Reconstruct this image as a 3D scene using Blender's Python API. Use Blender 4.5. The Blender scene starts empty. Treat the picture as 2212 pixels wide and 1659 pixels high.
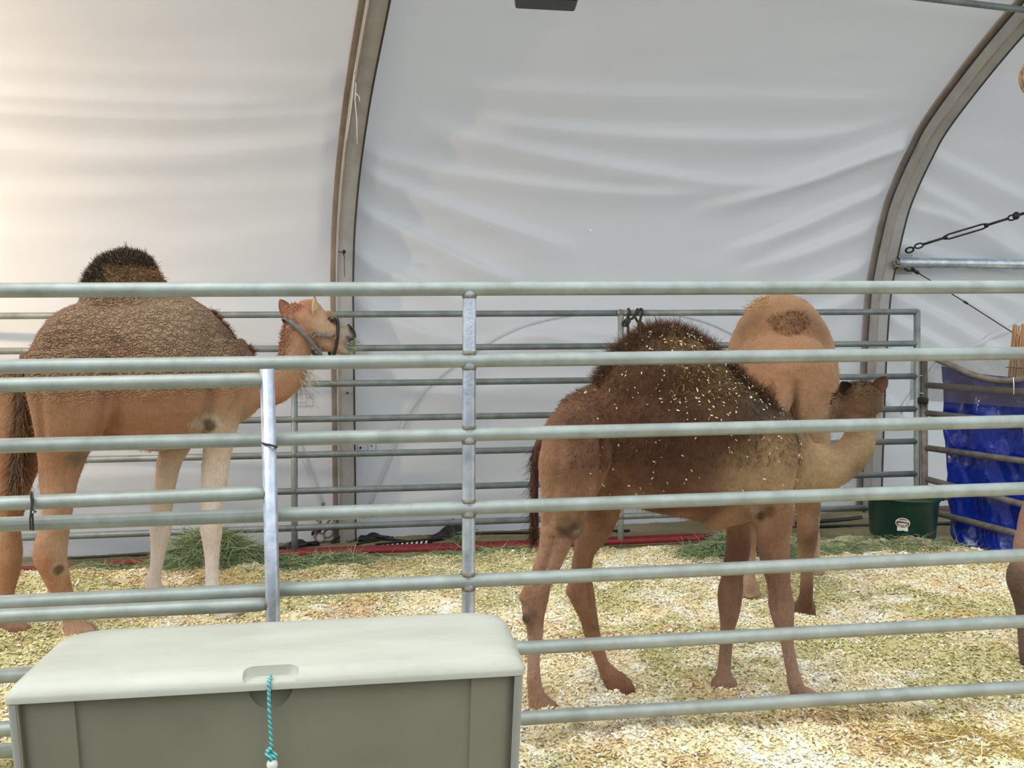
import bpy, bmesh, math, random
import numpy as np
from mathutils import Vector, Matrix

# ------------------------------------------------------------------ camera, world, lights, exposure
SC = bpy.context.scene
COL = SC.collection
F_PX, PITCH, CAM_H = 1850.0, 0.06, 1.49
cam_data = bpy.data.cameras.new('camera')
cam_data.sensor_fit = 'HORIZONTAL'
cam_data.sensor_width = 36.0
cam_data.lens = 36.0 * F_PX / 2212.0
cam_data.clip_start = 0.05
cam = bpy.data.objects.new('camera', cam_data)
cam.location = (0, 0, CAM_H)
cam.rotation_euler = (math.pi / 2 - PITCH, 0, 0)
COL.objects.link(cam)
SC.camera = cam

world = bpy.data.worlds.new('overcast_sky')
SC.world = world
world.use_nodes = True
wn = world.node_tree.nodes['Background']
wn.inputs['Color'].default_value = (0.86, 0.94, 1.0, 1)
wn.inputs['Strength'].default_value = 1.0

fill_sun_data = bpy.data.lights.new('added_fill_sun', 'SUN')       # sun lamp added to mimic bright sky from upper left, brightening the floor
fill_sun_data.energy = 1.15
fill_sun_data.angle = math.radians(50)
fill_sun_data.color = (1.0, 0.985, 0.96)
fill_sun = bpy.data.objects.new('added_fill_sun', fill_sun_data)
fill_sun.rotation_euler = Vector((.42, .36, -.83)).to_track_quat('-Z', 'Y').to_euler()
COL.objects.link(fill_sun)

cy = SC.cycles                                  # light paths: the tent is lit mostly by first and second bounces
cy.max_bounces = 4; cy.diffuse_bounces = 3; cy.glossy_bounces = 2; cy.transmission_bounces = 3; cy.transparent_max_bounces = 4
cy.caustics_reflective = False; cy.caustics_refractive = False
cy.use_adaptive_sampling = True; cy.adaptive_threshold = 0.05

vs = SC.view_settings
vs.view_transform = 'Standard'
vs.look = 'None'
vs.exposure = 0.70
vs.gamma = 1.0
vs.use_curve_mapping = False

# ------------------------------------------------------------------ helpers
RNG = np.random.default_rng(7)
random.seed(7)
CP, SP = math.cos(PITCH), math.sin(PITCH)

def ray(px, py):
    a, c = (px - 1106.0) / F_PX, (829.5 - py) / F_PX
    return np.array([a, CP + c * SP, -SP + c * CP])

def at(px, py, Y):
    """point of the place at forward distance Y seen at this spot of the photograph"""
    d = ray(px, py)
    return np.array([0, 0, CAM_H]) + d * (Y / d[1])

def ground(px, py, z=0.0):
    d = ray(px, py)
    return np.array([0, 0, CAM_H]) + d * ((z - CAM_H) / d[2])

def on_line(px, py, X0, Y0, slope):
    """point on the vertical plane Y = Y0 + slope (X - X0)"""
    d = ray(px, py)
    t = (Y0 - slope * X0) / (d[1] - slope * d[0])
    return np.array([0, 0, CAM_H]) + d * t

def lin(r, g=None, b=None):
    if g is None:
        r, g, b = r
    f = lambda c: (c / 255 / 12.92) if c <= 10 else ((c / 255 + 0.055) / 1.055) ** 2.4
    return (f(r), f(g), f(b))

def vnoise(x, y, z=0.0, seed=0):
    """smooth value noise, vectorised, 0..1"""
    x, y, z = np.broadcast_arrays(np.asarray(x, float), np.asarray(y, float), np.asarray(z, float))
    xi, yi, zi = np.floor(x).astype(np.int64), np.floor(y).astype(np.int64), np.floor(z).astype(np.int64)
    fx, fy, fz = x - xi, y - yi, z - zi
    fx, fy, fz = (t * t * (3 - 2 * t) for t in (fx, fy, fz))
    def h(a, b, c):
        n = (a * 374761393 + b * 668265263 + c * 2147483647 + seed * 974711) & 0xffffffff
        n = ((n ^ (n >> 13)) * 1274126177) & 0xffffffff
        return ((n ^ (n >> 16)) & 0xffff) / 65535.0
    r = 0
    for a in (0, 1):
        for b in (0, 1):
            for c in (0, 1):
                w = (fx if a else 1 - fx) * (fy if b else 1 - fy) * (fz if c else 1 - fz)
                r = r + w * h(xi + a, yi + b, zi + c)
    return r

def catmull(P, m):
    P = np.asarray(P, float)
    k = len(P) - 1
    t = np.linspace(0, k, m)
    i = np.minimum(t.astype(int), k - 1)
    u = (t - i)[:, None]
    Q = np.vstack([2 * P[0] - P[1], P, 2 * P[-1] - P[-2]])
    a, b, c, d = Q[i], Q[i + 1], Q[i + 2], Q[i + 3]
    return .5 * (2 * b + (c - a) * u + (2 * a - 5 * b + 4 * c - d) * u * u + (3 * b - a - 3 * c + d) * u ** 3)

def tag(o, label=None, cat=None, group=None, kind=None):
    if label: o['label'] = label
    if cat: o['category'] = cat
    if group: o['group'] = group
    if kind: o['kind'] = kind
    return o

def empty(name, loc=(0, 0, 0), rz=0.0, label=None, cat=None, group=None):
    o = bpy.data.objects.new(name, None)
    o.empty_display_size = 0.1
    o.location = [float(v) for v in loc]
    o.rotation_euler = (0, 0, rz)
    COL.objects.link(o)
    return tag(o, label, cat, group)

def link(name, me, mat=None, parent=None, loc=None):
    o = bpy.data.objects.new(name, me)
    if mat is not None and not me.materials:
        me.materials.append(mat)
    COL.objects.link(o)
    if parent is not None:
        o.parent = parent
    if loc is not None:
        o.location = [float(v) for v in loc]
    return o

def np_mesh(name, V, Fq, smooth=True, col=None):
    """mesh from vertex array and quad/tri index array"""
    V = np.asarray(V, np.float32)
    Fq = np.asarray(Fq, np.int32)
    me = bpy.data.meshes.new(name)
    k = Fq.shape[1]
    me.vertices.add(len(V)); me.vertices.foreach_set('co', V.ravel())
    me.loops.add(Fq.size); me.loops.foreach_set('vertex_index', Fq.ravel())
    me.polygons.add(len(Fq))
    me.polygons.foreach_set('loop_start', np.arange(0, Fq.size, k, dtype=np.int32))
    me.polygons.foreach_set('use_smooth', np.full(len(Fq), smooth))
    me.update(calc_edges=True)
    if col is not None:
        set_col(me, col)
    return me

def set_col(me, col, name='coat'):
    a = me.attributes.new(name, 'FLOAT_COLOR', 'POINT')
    c = np.ones((len(me.vertices), 4), np.float32)
    c[:, :3] = col
    a.data.foreach_set('color', c.ravel())

class MB:
    """collects shapes that become ONE mesh object"""
    def __init__(s): s.v, s.f = [], []
    def add(s, V, F):
        o = len(s.v)
        s.v += [tuple(float(c) for c in p) for p in V]
        s.f += [tuple(i + o for i in f) for f in F]
        return s
    def tube(s, pts, r, n=12, cap=True):
        pts = [np.asarray(p, float) for p in pts]
        m = len(pts)
        rr = r if hasattr(r, '__len__') else [r] * m
        V, F = [], []
        T = [pts[min(i + 1, m - 1)] - pts[max(i - 1, 0)] for i in range(m)]
        T = [t / (np.linalg.norm(t) + 1e-9) for t in T]
        up = np.array([0, 0, 1.0]) if abs(T[0][2]) < .9 else np.array([1.0, 0, 0])
        A = np.cross(up, T[0]); A /= np.linalg.norm(A)
        for i in range(m):
            A = A - T[i] * A.dot(T[i]); A /= (np.linalg.norm(A) + 1e-9)
            B = np.cross(T[i], A)
            for k in range(n):
                a = 2 * math.pi * k / n
                V.append(pts[i] + rr[i] * (math.cos(a) * A + math.sin(a) * B))
        for i in range(m - 1):
            for k in range(n):
                k2 = (k + 1) % n
                F.append((i * n + k, i * n + k2, (i + 1) * n + k2, (i + 1) * n + k))
        if cap:
            F.append(tuple(range(n - 1, -1, -1)))
            F.append(tuple((m - 1) * n + k for k in range(n)))
        return s.add(V, F)
    def box(s, c, ax, ay, az):
        """centre and three half-axis vectors"""
        c, ax, ay, az = (np.asarray(q, float) for q in (c, ax, ay, az))
        V = [c + i * ax + j * ay + k * az for k in (-1, 1) for j in (-1, 1) for i in (-1, 1)]
        return s.add(V, [(0, 2, 3, 1), (4, 5, 7, 6), (0, 1, 5, 4), (2, 6, 7, 3), (0, 4, 6, 2), (1, 3, 7, 5)])
    def rings(s, R, closed_ends=True):
        """loft through equal rings of points"""
        n = len(R[0]); V = [p for r in R for p in r]; F = []
        for i in range(len(R) - 1):
            for k in range(n):
                k2 = (k + 1) % n
                F.append((i * n + k, i * n + k2, (i + 1) * n + k2, (i + 1) * n + k))
        if closed_ends:
            F.append(tuple(range(n - 1, -1, -1)))
            F.append(tuple((len(R) - 1) * n + k for k in range(n)))
        return s.add(V, F)
    def sphere(s, c, rx, ry=None, rz=None, n=12, m=8):
        ry = rx if ry is None else ry; rz = rx if rz is None else rz
        R = []
        for i in range(m + 1):
            t = math.pi * (0.02 + 0.96 * i / m)
            R.append([np.asarray(c) + np.array([rx * math.sin(t) * math.cos(2 * math.pi * k / n), ry * math.sin(t) * math.sin(2 * math.pi * k / n), -rz * math.cos(t)]) for k in range(n)])
        return s.rings(R)
    def mesh(s, name, smooth=True):
        me = bpy.data.meshes.new(name)
        me.from_pydata(s.v, [], s.f)
        if smooth:
            me.polygons.foreach_set('use_smooth', [len(p.vertices) <= 4 for p in me.polygons])
        me.update()
        return me
    def build(s, name, mat, parent=None, smooth=True, bevel=0.0):
        o = link(name, s.mesh(name, smooth), mat, parent)
        if bevel:
            b = o.modifiers.new('bevel', 'BEVEL'); b.width = bevel; b.segments = 2; b.limit_method = 'ANGLE'
        return o

def grid_faces(nu, nv):
    i, j = np.meshgrid(np.arange(nu - 1), np.arange(nv - 1), indexing='ij')
    a = (i * nv + j).ravel()
    return np.stack([a, a + nv, a + nv + 1, a + 1], 1)

# ------------------------------------------------------------------ materials
def material(name, base, rough=0.6, metal=0.0, spec=0.5, var=None, vscale=8.0, vdetail=4.0, bump=0.0, bscale=60.0, stretch=None, coat=0.0, attr=None, attr_noise=0.0):
    m = bpy.data.materials.new(name); m.use_nodes = True
    nt = m.node_tree; N, L = nt.nodes, nt.links
    b = N['Principled BSDF']
    b.inputs['Base Color'].default_value = (*base, 1)
    b.inputs['Roughness'].default_value = rough
    b.inputs['Metallic'].default_value = metal
    b.inputs['Specular IOR Level'].default_value = spec
    b.inputs['Coat Weight'].default_value = coat
    tc = N.new('ShaderNodeTexCoord'); mp = N.new('ShaderNodeMapping')
    L.new(tc.outputs['Object'], mp.inputs['Vector'])
    if stretch: mp.inputs['Scale'].default_value = stretch
    src = None
    if attr:
        at_ = N.new('ShaderNodeAttribute'); at_.attribute_name = attr; src = at_.outputs['Color']
    if var is not None or (attr and attr_noise):
        n = N.new('ShaderNodeTexNoise'); n.inputs['Scale'].default_value = vscale; n.inputs['Detail'].default_value = vdetail
        n.inputs['Roughness'].default_value = 0.62
        L.new(mp.outputs['Vector'], n.inputs['Vector'])
        r = N.new('ShaderNodeMapRange'); r.inputs['From Min'].default_value = 0.32; r.inputs['From Max'].default_value = 0.68
        L.new(n.outputs['Fac'], r.inputs['Value'])
        mx = N.new('ShaderNodeMix'); mx.data_type = 'RGBA'
        if attr:
            mx.blend_type = 'MULTIPLY'
            r.inputs['To Max'].default_value = attr_noise
            L.new(r.outputs['Result'], mx.inputs['Factor']); L.new(src, mx.inputs[6])
            mx.inputs[7].default_value = (0.42, 0.38, 0.34, 1)
        else:
            L.new(r.outputs['Result'], mx.inputs['Factor'])
            mx.inputs[6].default_value = (*base, 1); mx.inputs[7].default_value = (*var, 1)
        src = mx.outputs[2]
    if src is not None:
        L.new(src, b.inputs['Base Color'])
    if bump:
        n2 = N.new('ShaderNodeTexNoise'); n2.inputs['Scale'].default_value = bscale; n2.inputs['Detail'].default_value = 5
        L.new(mp.outputs['Vector'], n2.inputs['Vector'])
        bp = N.new('ShaderNodeBump'); bp.inputs['Strength'].default_value = bump; bp.inputs['Distance'].default_value = 0.01
        L.new(n2.outputs['Fac'], bp.inputs['Height']); L.new(bp.outputs['Normal'], b.inputs['Normal'])
    return m

def fabric_material():
    m = bpy.data.materials.new('tent_fabric'); m.use_nodes = True
    nt = m.node_tree; N, L = nt.nodes, nt.links
    N.remove(N['Principled BSDF'])
    out = N['Material Output']
    d = N.new('ShaderNodeBsdfDiffuse'); t = N.new('ShaderNodeBsdfTranslucent'); g = N.new('ShaderNodeBsdfGlossy')
    g.inputs['Roughness'].default_value = 0.45; g.inputs['Color'].default_value = (.9, .9, .9, 1)
    tc = N.new('ShaderNodeTexCoord'); n = N.new('ShaderNodeTexNoise'); n.inputs['Scale'].default_value = 1.4; n.inputs['Detail'].default_value = 5
    L.new(tc.outputs['Object'], n.inputs['Vector'])
    cr = N.new('ShaderNodeMix'); cr.data_type = 'RGBA'
    cr.inputs[6].default_value = (.66, .66, .66, 1); cr.inputs[7].default_value = (.60, .60, .605, 1)
    L.new(n.outputs['Fac'], cr.inputs['Factor'])
    L.new(cr.outputs[2], d.inputs['Color'])
    t.inputs['Color'].default_value = (.66, .69, .78, 1)
    n2 = N.new('ShaderNodeTexNoise'); n2.inputs['Scale'].default_value = 180
    L.new(tc.outputs['Object'], n2.inputs['Vector'])
    bp = N.new('ShaderNodeBump'); bp.inputs['Strength'].default_value = .12; bp.inputs['Distance'].default_value = .003
    L.new(n2.outputs['Fac'], bp.inputs['Height']); L.new(bp.outputs['Normal'], d.inputs['Normal'])
    m1 = N.new('ShaderNodeMixShader'); m1.inputs[0].default_value = FABRIC_TRANS
    L.new(d.outputs[0], m1.inputs[1]); L.new(t.outputs[0], m1.inputs[2])
    m2 = N.new('ShaderNodeMixShader'); m2.inputs[0].default_value = .03
    L.new(m1.outputs[0], m2.inputs[1]); L.new(g.outputs[0], m2.inputs[2])
    L.new(m2.outputs[0], out.inputs['Surface'])
    return m

FABRIC_TRANS = 0.14
M = {}
M['fabric'] = fabric_material()
M['seam'] = material('seam_tape', lin(204, 205, 208), .55)
M['galv'] = material('galvanised_pipe', lin(166, 173, 166), .45, .3, .5, var=lin(142, 147, 139), vscale=9, bump=.08, bscale=90)
M['galv_dark'] = material('weathered_pipe', lin(138, 146, 143), .5, .4, .5, var=lin(112, 118, 113), vscale=9, bump=.15, bscale=80)
M['galv_bright'] = material('bright_pipe', lin(205, 212, 222), .33, .6, .6, var=lin(165, 172, 182), vscale=16, bump=.08, bscale=100)
M['weld'] = material('rusty_weld', lin(150, 144, 130), .7, .2, .3, var=lin(118, 104, 86), vscale=60, bump=.5, bscale=140)
M['side_pipe'] = material('brown_grey_pipe', lin(134, 126, 116), .6, .2, .4, var=lin(96, 88, 78), vscale=14, bump=.2, bscale=90)
M['alu'] = material('aluminium_beam', lin(172, 170, 166), .55, .1, .4, var=lin(154, 151, 147), vscale=5, bump=.05)
M['alu_edge'] = material('beam_edge', lin(168, 156, 144), .6, .05, .4, var=lin(142, 130, 120), vscale=6)
M['groove'] = material('beam_groove', lin(62, 54, 48), .8)
M['steel_dark'] = material('dark_steel', lin(64, 62, 60), .5, .6, .5, var=lin(40, 36, 33), vscale=40, bump=.2)
M['black'] = material('black_plastic', lin(20, 19, 18), .5, 0, .4, var=lin(30, 28, 27), vscale=20)
M['black_rope'] = material('black_rope', lin(34, 30, 28), .85, 0, .2, var=lin(84, 76, 62), vscale=70, bump=.6, bscale=200)
M['lid'] = material('lid_plastic', lin(188, 188, 174), .42, 0, .4, var=lin(174, 174, 159), vscale=3.5, stretch=(1, 3, 1), bump=.06, bscale=40)
M['box'] = material('taupe_plastic', lin(130, 128, 110), .5, 0, .35, var=lin(120, 117, 99), vscale=2.5, bump=.05, bscale=150)
M['box_edge_lit'] = material('lit_corner_plastic', lin(150, 152, 145), .45, 0, .4, var=lin(138, 140, 132), vscale=3)
M['box_cup'] = material('grey_recess', lin(120, 122, 116), .55, 0, .35, var=lin(98, 100, 94), vscale=20)
M['red'] = material('red_hose', lin(138, 34, 38), .5, 0, .4, var=lin(108, 24, 30), vscale=20)
M['green_tub'] = material('green_tub', lin(10, 58, 48), .38, 0, .5, var=lin(8, 46, 39), vscale=5)
M['white'] = material('white_print', lin(240, 240, 236), .6)
M['ink'] = material('grey_ink', lin(120, 122, 128), .7)
M['wire'] = material('thin_wire', lin(70, 66, 62), .5, .5)
M['white_tie'] = material('white_tie', lin(225, 222, 215), .5)
M['floor'] = material('bare_ground', lin(112, 104, 82), .95, 0, .1, var=lin(78, 70, 55), vscale=4, vdetail=8, bump=.8, bscale=30)
M['bed'] = material('bedding', (1, 1, 1), .95, 0, .1, attr='coat', attr_noise=.3, vscale=55, vdetail=6, bump=.5, bscale=120)
M['chip'] = material('shaving', (1, 1, 1), .9, 0, .15, attr='coat')
M['hay'] = material('hay', (1, 1, 1), .85, 0, .2, attr='coat')

# ------------------------------------------------------------------ the tent: floor, fabric wall and vault, arches
floor = MB().add([(-30, -22, -.13), (30, -22, -.13), (30, 30, -.13), (-30, 30, -.13)], [(0, 1, 2, 3)]).build('floor', M['floor'], smooth=False)
tag(floor, kind='structure')
# unseen wall added behind the viewer to cut low sky light, open above
fw_ = MB().box((0, -3.6, .75), (14, 0, 0), (0, .05, 0), (0, 0, .9)).build('added_light_screen', material('light_screen', lin(120, 112, 104), .9, var=lin(100, 92, 86), vscale=2), smooth=False)
tag(fw_, kind='structure')

NRM = np.array([.3387, -.9409, 0]); WAL = np.array([.9409, .3387, 0])
PROF1 = [(-.15, 0), (1.0, 0), (1.6, 0), (1.9, .01), (2.29, .11), (2.64, .32), (2.94, .6), (3.2, .92), (3.48, 1.37), (3.68, 1.7), (3.85, 2.0), (4.0, 2.3)]
PROF2 = [(-.15, 0), (1.0, .01), (1.6, .03), (1.96, .07), (2.4, .18), (2.67, .28), (3.0, .48), (3.24, .67), (3.6, 1.09), (3.89, 1.5), (4.1, 1.9), (4.28, 2.3)]  # both profiles stop short, out of view, to let sky light onto the floor
BASE1 = np.array([-1.374, 6.55, 0]); BASE2 = np.array([3.119, 7.673, 0]); BAY = BASE2 - BASE1

def arch_curve(prof, base, m):
    C = catmull(prof, 1500)
    Ln = np.r_[0, np.cumsum(np.hypot(*np.diff(C, axis=0).T))]; Ln /= Ln[-1]
    t = np.linspace(0, 1, m)
    z = np.interp(t, Ln, C[:, 0]); d = np.interp(t, Ln, C[:, 1])
    return base[None] + NRM[None] * d[:, None] + np.array([0, 0, 1.0])[None] * z[:, None]

NV = 300
BAYS = {'M': (arch_curve(PROF1, BASE1 + WAL * .15, NV), arch_curve(PROF2, BASE2, NV)),
        'L': (arch_curve(PROF1, BASE1 - BAY, NV), arch_curve(PROF1, BASE1 + WAL * .03, NV)),
        'R': (arch_curve(PROF2, BASE2 + WAL * .15, NV), arch_curve(PROF2, BASE2 + BAY, NV))}
FOLDS = {'M': [  # polyline in (along bay, up the vault), amplitude m, width
    ([(0.1, 0.446), (0.449, 0.439), (0.96, 0.441)], .022, .011), ([(0.15, 0.415), (0.393, 0.401), (0.741, 0.398), (0.97, 0.42)], .03, .009),
    ([(0.06, 0.41), (0.24, 0.386), (0.501, 0.361), (0.731, 0.351), (0.97, 0.392)], .034, .010), ([(0.01, 0.376), (0.172, 0.356), (0.425, 0.341), (0.65, 0.338)], .026, .009),
    ([(0.01, 0.358), (0.14, 0.328), (0.269, 0.303), (0.42, 0.277)], .034, .010), ([(0.01, 0.32), (0.148, 0.283), (0.251, 0.258), (0.33, 0.244)], .028, .008),
    ([(0.0, 0.277), (0.112, 0.248), (0.24, 0.224)], .026, .008), ([(0.98, 0.40), (0.78, 0.351), (0.58, 0.317)], .028, .009),
    ([(0.99, 0.348), (0.806, 0.303), (0.66, 0.275)], .032, .008), ([(1.0, 0.312), (0.864, 0.283), (0.7, 0.255)], .028, .008),
    ([(1.0, 0.271), (0.904, 0.251), (0.75, 0.221)], .028, .008), ([(1.0, 0.238), (0.872, 0.211), (.8, .2)], .02, .007),
    ([(0.0, 0.233), (0.096, 0.208), (0.22, 0.186)], .026, .008), ([(0.0, 0.2), (0.11, 0.15), (0.22, 0.138)], .02, .008),
    ([(0.0, 0.08), (0.078, 0.12), (.12, .14)], .018, .008), ([(0.04, 0.073), (0.192, 0.09), (0.455, 0.095), (0.8, 0.078)], .02, .016),
    ([(0.1, 0.138), (0.453, 0.148), (0.87, 0.133)], .02, .013), ([(0.2, 0.186), (0.365, 0.198), (0.543, 0.193), (0.76, 0.178)], .018, .01),
    ([(0.03, 0.035), (0.279, 0.043), (0.7, 0.035)], .02, .012), ([(0.26, .208), (.5, .178), (.62, .176)], .012, .006)],
    'L': [([(0.4, 0.431), (0.723, 0.436), (1.0, 0.446)], .014, .012), ([(0.4, 0.409), (0.691, 0.411), (0.95, 0.416)], .022, .010),
    ([(0.4, 0.396), (0.719, 0.396), (1.0, 0.411)], .012, .008), ([(0.4, 0.363), (0.715, 0.361), (1.0, 0.383)], .022, .014),
    ([(0.4, 0.316), (0.711, 0.323), (1.0, 0.338)], .016, .018), ([(0.4, 0.281), (0.776, 0.281), (1.0, 0.303)], .014, .02),
    ([(0.5, 0.07), (0.802, 0.075), (0.97, 0.08)], .018, .012)],
    'R': [([(0.0, 0.242), (0.17, 0.206), (0.36, 0.158)], .034, .009), ([(0.0, 0.218), (0.14, 0.185), (0.3, 0.145)], .03, .008),
    ([(0.0, 0.268), (0.222, 0.226), (0.4, 0.18)], .034, .009), ([(0.06, 0.262), (0.277, 0.238), (0.42, 0.212)], .028, .008),
    ([(0.0, 0.358), (0.176, 0.323), (0.38, 0.275)], .026, .010), ([(0.0, 0.39), (0.283, 0.343), (.42, .32)], .024, .010),
    ([(0.0, 0.332), (0.138, 0.316), (0.38, 0.27)], .026, .009), ([(0.0, 0.295), (0.136, 0.276), (0.267, 0.263), (0.4, 0.24)], .028, .008),
    ([(0.0, 0.19), (0.1, 0.16), (0.2, 0.12)], .03, .008), ([(0.0, 0.13), (0.08, 0.1), (0.15, 0.05)], .03, .009)]}

def vault_len(prof):
    C = catmull(prof, 1500); return np.hypot(*np.diff(C, axis=0).T).sum()
VS = {'M': 8.235 / (.5 * vault_len(PROF1) + .5 * vault_len(PROF2)), 'L': 8.136 / vault_len(PROF1), 'R': 8.335 / vault_len(PROF2)}   # fold tables run over a longer vault

def bay_disp(key, U, V):
    D = np.zeros_like(U)
    for poly, amp, wid in FOLDS[key]:
        P = catmull(poly, 40) * np.array([1, VS[key]])
        wid = wid * VS[key]
        s = np.argsort(P[:, 0]); P = P[s]
        lo, hi = P[0, 0], P[-1, 0]
        vc = np.interp(U, P[:, 0], P[:, 1])
        q = (V - vc) / wid
        taper = np.clip((U - lo) / .09 + .05, 0, 1) * np.clip((hi - U) / .12 + .02, 0, 1)
        taper = np.where(lo < .03, np.clip((hi - U) / .12, 0, 1), taper)
        taper = np.where(hi > .97, np.clip((U - lo) / .12, 0, 1), taper) if lo > .03 else taper
        prof = np.where(q > 0, np.exp(-q * q * 1.6), np.exp(-q * q * .32))   # steep on the upper side, easing off below
        D += 1.8 * amp * np.clip(taper, 0, 1) * prof
    D += .05 * (np.sin(np.pi * np.clip(U, 0, 1)) ** 1.0) * (vnoise(U * 3, V * 9, 0, 5) - .5)
    D += .012 * (vnoise(U * 9, V * 40, 0, 9) - .5)
    return D

def bay_point(key, u, v, off=0.0):
    a, c = BAYS[key]
    u = np.atleast_1d(np.asarray(u, float)); v = np.atleast_1d(np.asarray(v, float))
    x = v * (NV - 1); i = np.clip(x.astype(int), 0, NV - 2); fr = (x - i)[:, None]
    pa = a[i] * (1 - fr) + a[i + 1] * fr; pc = c[i] * (1 - fr) + c[i + 1] * fr
    ta, tc_ = a[i + 1] - a[i], c[i + 1] - c[i]
    p = pa * (1 - u[:, None]) + pc * u[:, None]
    t = ta * (1 - u[:, None]) + tc_ * u[:, None]
    w = pc - pa
    n = np.cross(t, w); n /= np.linalg.norm(n, axis=1)[:, None]
    n = np.where((n @ NRM)[:, None] < 0, -n, n)
    d = bay_disp(key, u, v) + off
    # the skirt swings in and out a little at its foot
    d = d - .05 * np.clip((.03 - v) / .03, 0, 1) * (vnoise(u * 14, 0, 0, 3))
    edge = np.clip(u / .03, 0, 1) * np.clip((1 - u) / .03, 0, 1)
    return p + n * (d * edge)[:, None]

wall = None
for key, nm in (('M', 'wall_back'), ('L', 'wall_left'), ('R', 'wall_right')):
    nu, nv = 170, 420
    vv = np.linspace(0, 1, 420)
    U, V = np.meshgrid(np.linspace(0, 1, nu), vv, indexing='ij')
    me = np_mesh(nm, bay_point(key, U.ravel(), V.ravel()), grid_faces(nu, len(vv)))
    o = link(nm, me, M['fabric']); tag(o, kind='structure')
    if key == 'M': wall = o
    if key == 'L': wall_l = o
    if key == 'R': wall_r = o

def seam(key, pts, parent, width=.05, name='seam_tape', mat='seam'):
    P = catmull(pts, 60)
    C = bay_point(key, P[:, 0], P[:, 1] * VS[key], .012)
    T = np.gradient(C, axis=0); T /= np.linalg.norm(T, axis=1)[:, None]
    S = np.cross(T, np.tile(NRM, (len(T), 1))); S /= np.linalg.norm(S, axis=1)[:, None]
    V = np.stack([C + S * width / 2, C + NRM * .006, C - S * width / 2], 1).reshape(-1, 3)
    return link(name, np_mesh(name, V, grid_faces(len(C), 3)), M[mat], parent)

seam('M', [(0.028, 0.038), (0.058, 0.075), (0.102, 0.13), (0.152, 0.16), (0.226, 0.188), (0.295, 0.206), (0.363, 0.216), (0.443, 0.221), (0.533, 0.223), (0.617, 0.216), (0.693, 0.203), (0.774, 0.178), (0.856, 0.143), (.92, .1), (.95, .05)], wall, .032)
seam('R', [(0.06, 0.11), (0.142, 0.16), (0.218, 0.18), (0.287, 0.195), (0.355, 0.208), (0.435, 0.218), (.55, .22)], wall_r, .045)
seam('L', [(0.93, 0.11), (0.948, 0.083), (0.96, 0.063), (0.976, 0.035)], wall_l, .03)
for u, v, r in ((.417, .301, .010), (.228, .306, .004)):      # white discs painted in for daylight through tiny holes in the cloth
    c = bay_point('M', [u], [v * VS['M']], .012)[0]
    MB().tube([c, c + NRM * .006], r, 10).build('daylight_disc', M['white'], wall)

def printed(key, segs, parent):
    for (u0, v0, u1, v1) in segs:
        a, b = bay_point(key, [u0, u1], [v0 * VS[key], v1 * VS[key]], .012)
        MB().tube([a, b], .0016, 6).build('printed_line', M['ink'], parent)
u0, u1, v0, v1, um = .936, .962, .133, .1445, .951
printed('L', [(u0, v0, u1, v0), (u0, v1, um, v1), (.9545, v1, u1, v1), (u1, v0, u1, v1), (um, v0, um, v1), (u0, v0, u0, v1), (u0, .1365, um, .1365), (um, .1405, .957, .1405)], wall_l)
c = bay_point('L', [.9575], [.1415 * VS['L']], .012)[0]
MB().sphere(c, .006, .003, .009).build('printed_mark', M['ink'], wall_l)
c = bay_point('M', [.0125], [.0925 * VS['M']], .015)[0]
MB().add([c + WAL * .011, c + np.array([0, 0, .012]), c - WAL * .011, c - np.array([0, 0, .012])], [(0, 1, 2, 3)]).build('printed_diamond', M['black'], wall, smooth=False)
printed('M', [(.008, .088, .008, .0965), (.025, .088, .025, .0965), (.039, .088, .039, .0965), (.008, .088, .039, .088)], wall)
c = bay_point('M', [.031], [.0945 * VS['M']], .015)[0]
MB().sphere(c, .007, .003, .009).build('printed_mark', M['ink'], wall)

def arch(prof, base, name, label):
    m = 90
    C = arch_curve(prof, base + WAL * .075, m)
    T = np.gradient(C, axis=0); T /= np.linalg.norm(T, axis=1)[:, None]
    Nn = np.cross(T, WAL); Nn /= np.linalg.norm(Nn, axis=1)[:, None]
    Nn = np.where((Nn @ NRM)[:, None] + Nn[:, 2:3] * -.5 < 0, -Nn, Nn)
    root = empty(name, base + np.array([0, 0, -.13]), label=label, cat='tent arch')
    org = np.array(root.location)
    def sweep(w0, w1, d0, d1, nm, mat, bev=.004):
        R = [[C[i] - org + WAL * a + Nn[i] * b for a, b in ((w0, d0), (w1, d0), (w1, d1), (w0, d1))] for i in range(m)]
        o = MB().rings(R).build(nm, M[mat], root, smooth=False)
        return o
    sweep(-.085, .085, -.012, .018, 'keder_flange', 'alu_edge')
    sweep(-.028, .028, .018, .05, 'web', 'groove')
    sweep(-.052, .066, .05, .15, 'beam', 'alu')
    sweep(-.056, -.046, .146, .156, 'edge_lip', 'alu_edge')
    sweep(.058, .07, .146, .156, 'edge_lip', 'groove')
    b = C[0] - org
    MB().box(b + np.array([0, 0, .012]) + NRM * .07, WAL * .13, NRM * .15, (0, 0, .012)).build('foot_plate', M['steel_dark'], root, bevel=.004)
    for sx in (-1, 1):
        q = b + WAL * .1 * sx + NRM * .12
        MB().tube([q + np.array([0, 0, .02]), q + np.array([0, 0, .07])], .012, 8).build('anchor_bolt', M['steel_dark'], root)
    for i in (20, 24):
        q = C[i] - org + Nn[i] * .152 + WAL * .01
        MB().tube([q, q + Nn[i] * .02], .008, 8).build('bolt', M['steel_dark'], root)
    return root, C, Nn
arch1, C1, N1 = arch(PROF1, BASE1, 'tent_arch', 'grey aluminium tent arch rising behind the camel head with the halter')
arch2, C2, N2 = arch(PROF2, BASE2, 'tent_arch', 'grey aluminium tent arch curving up at the right, carrying the horizontal brace pipe')

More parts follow.
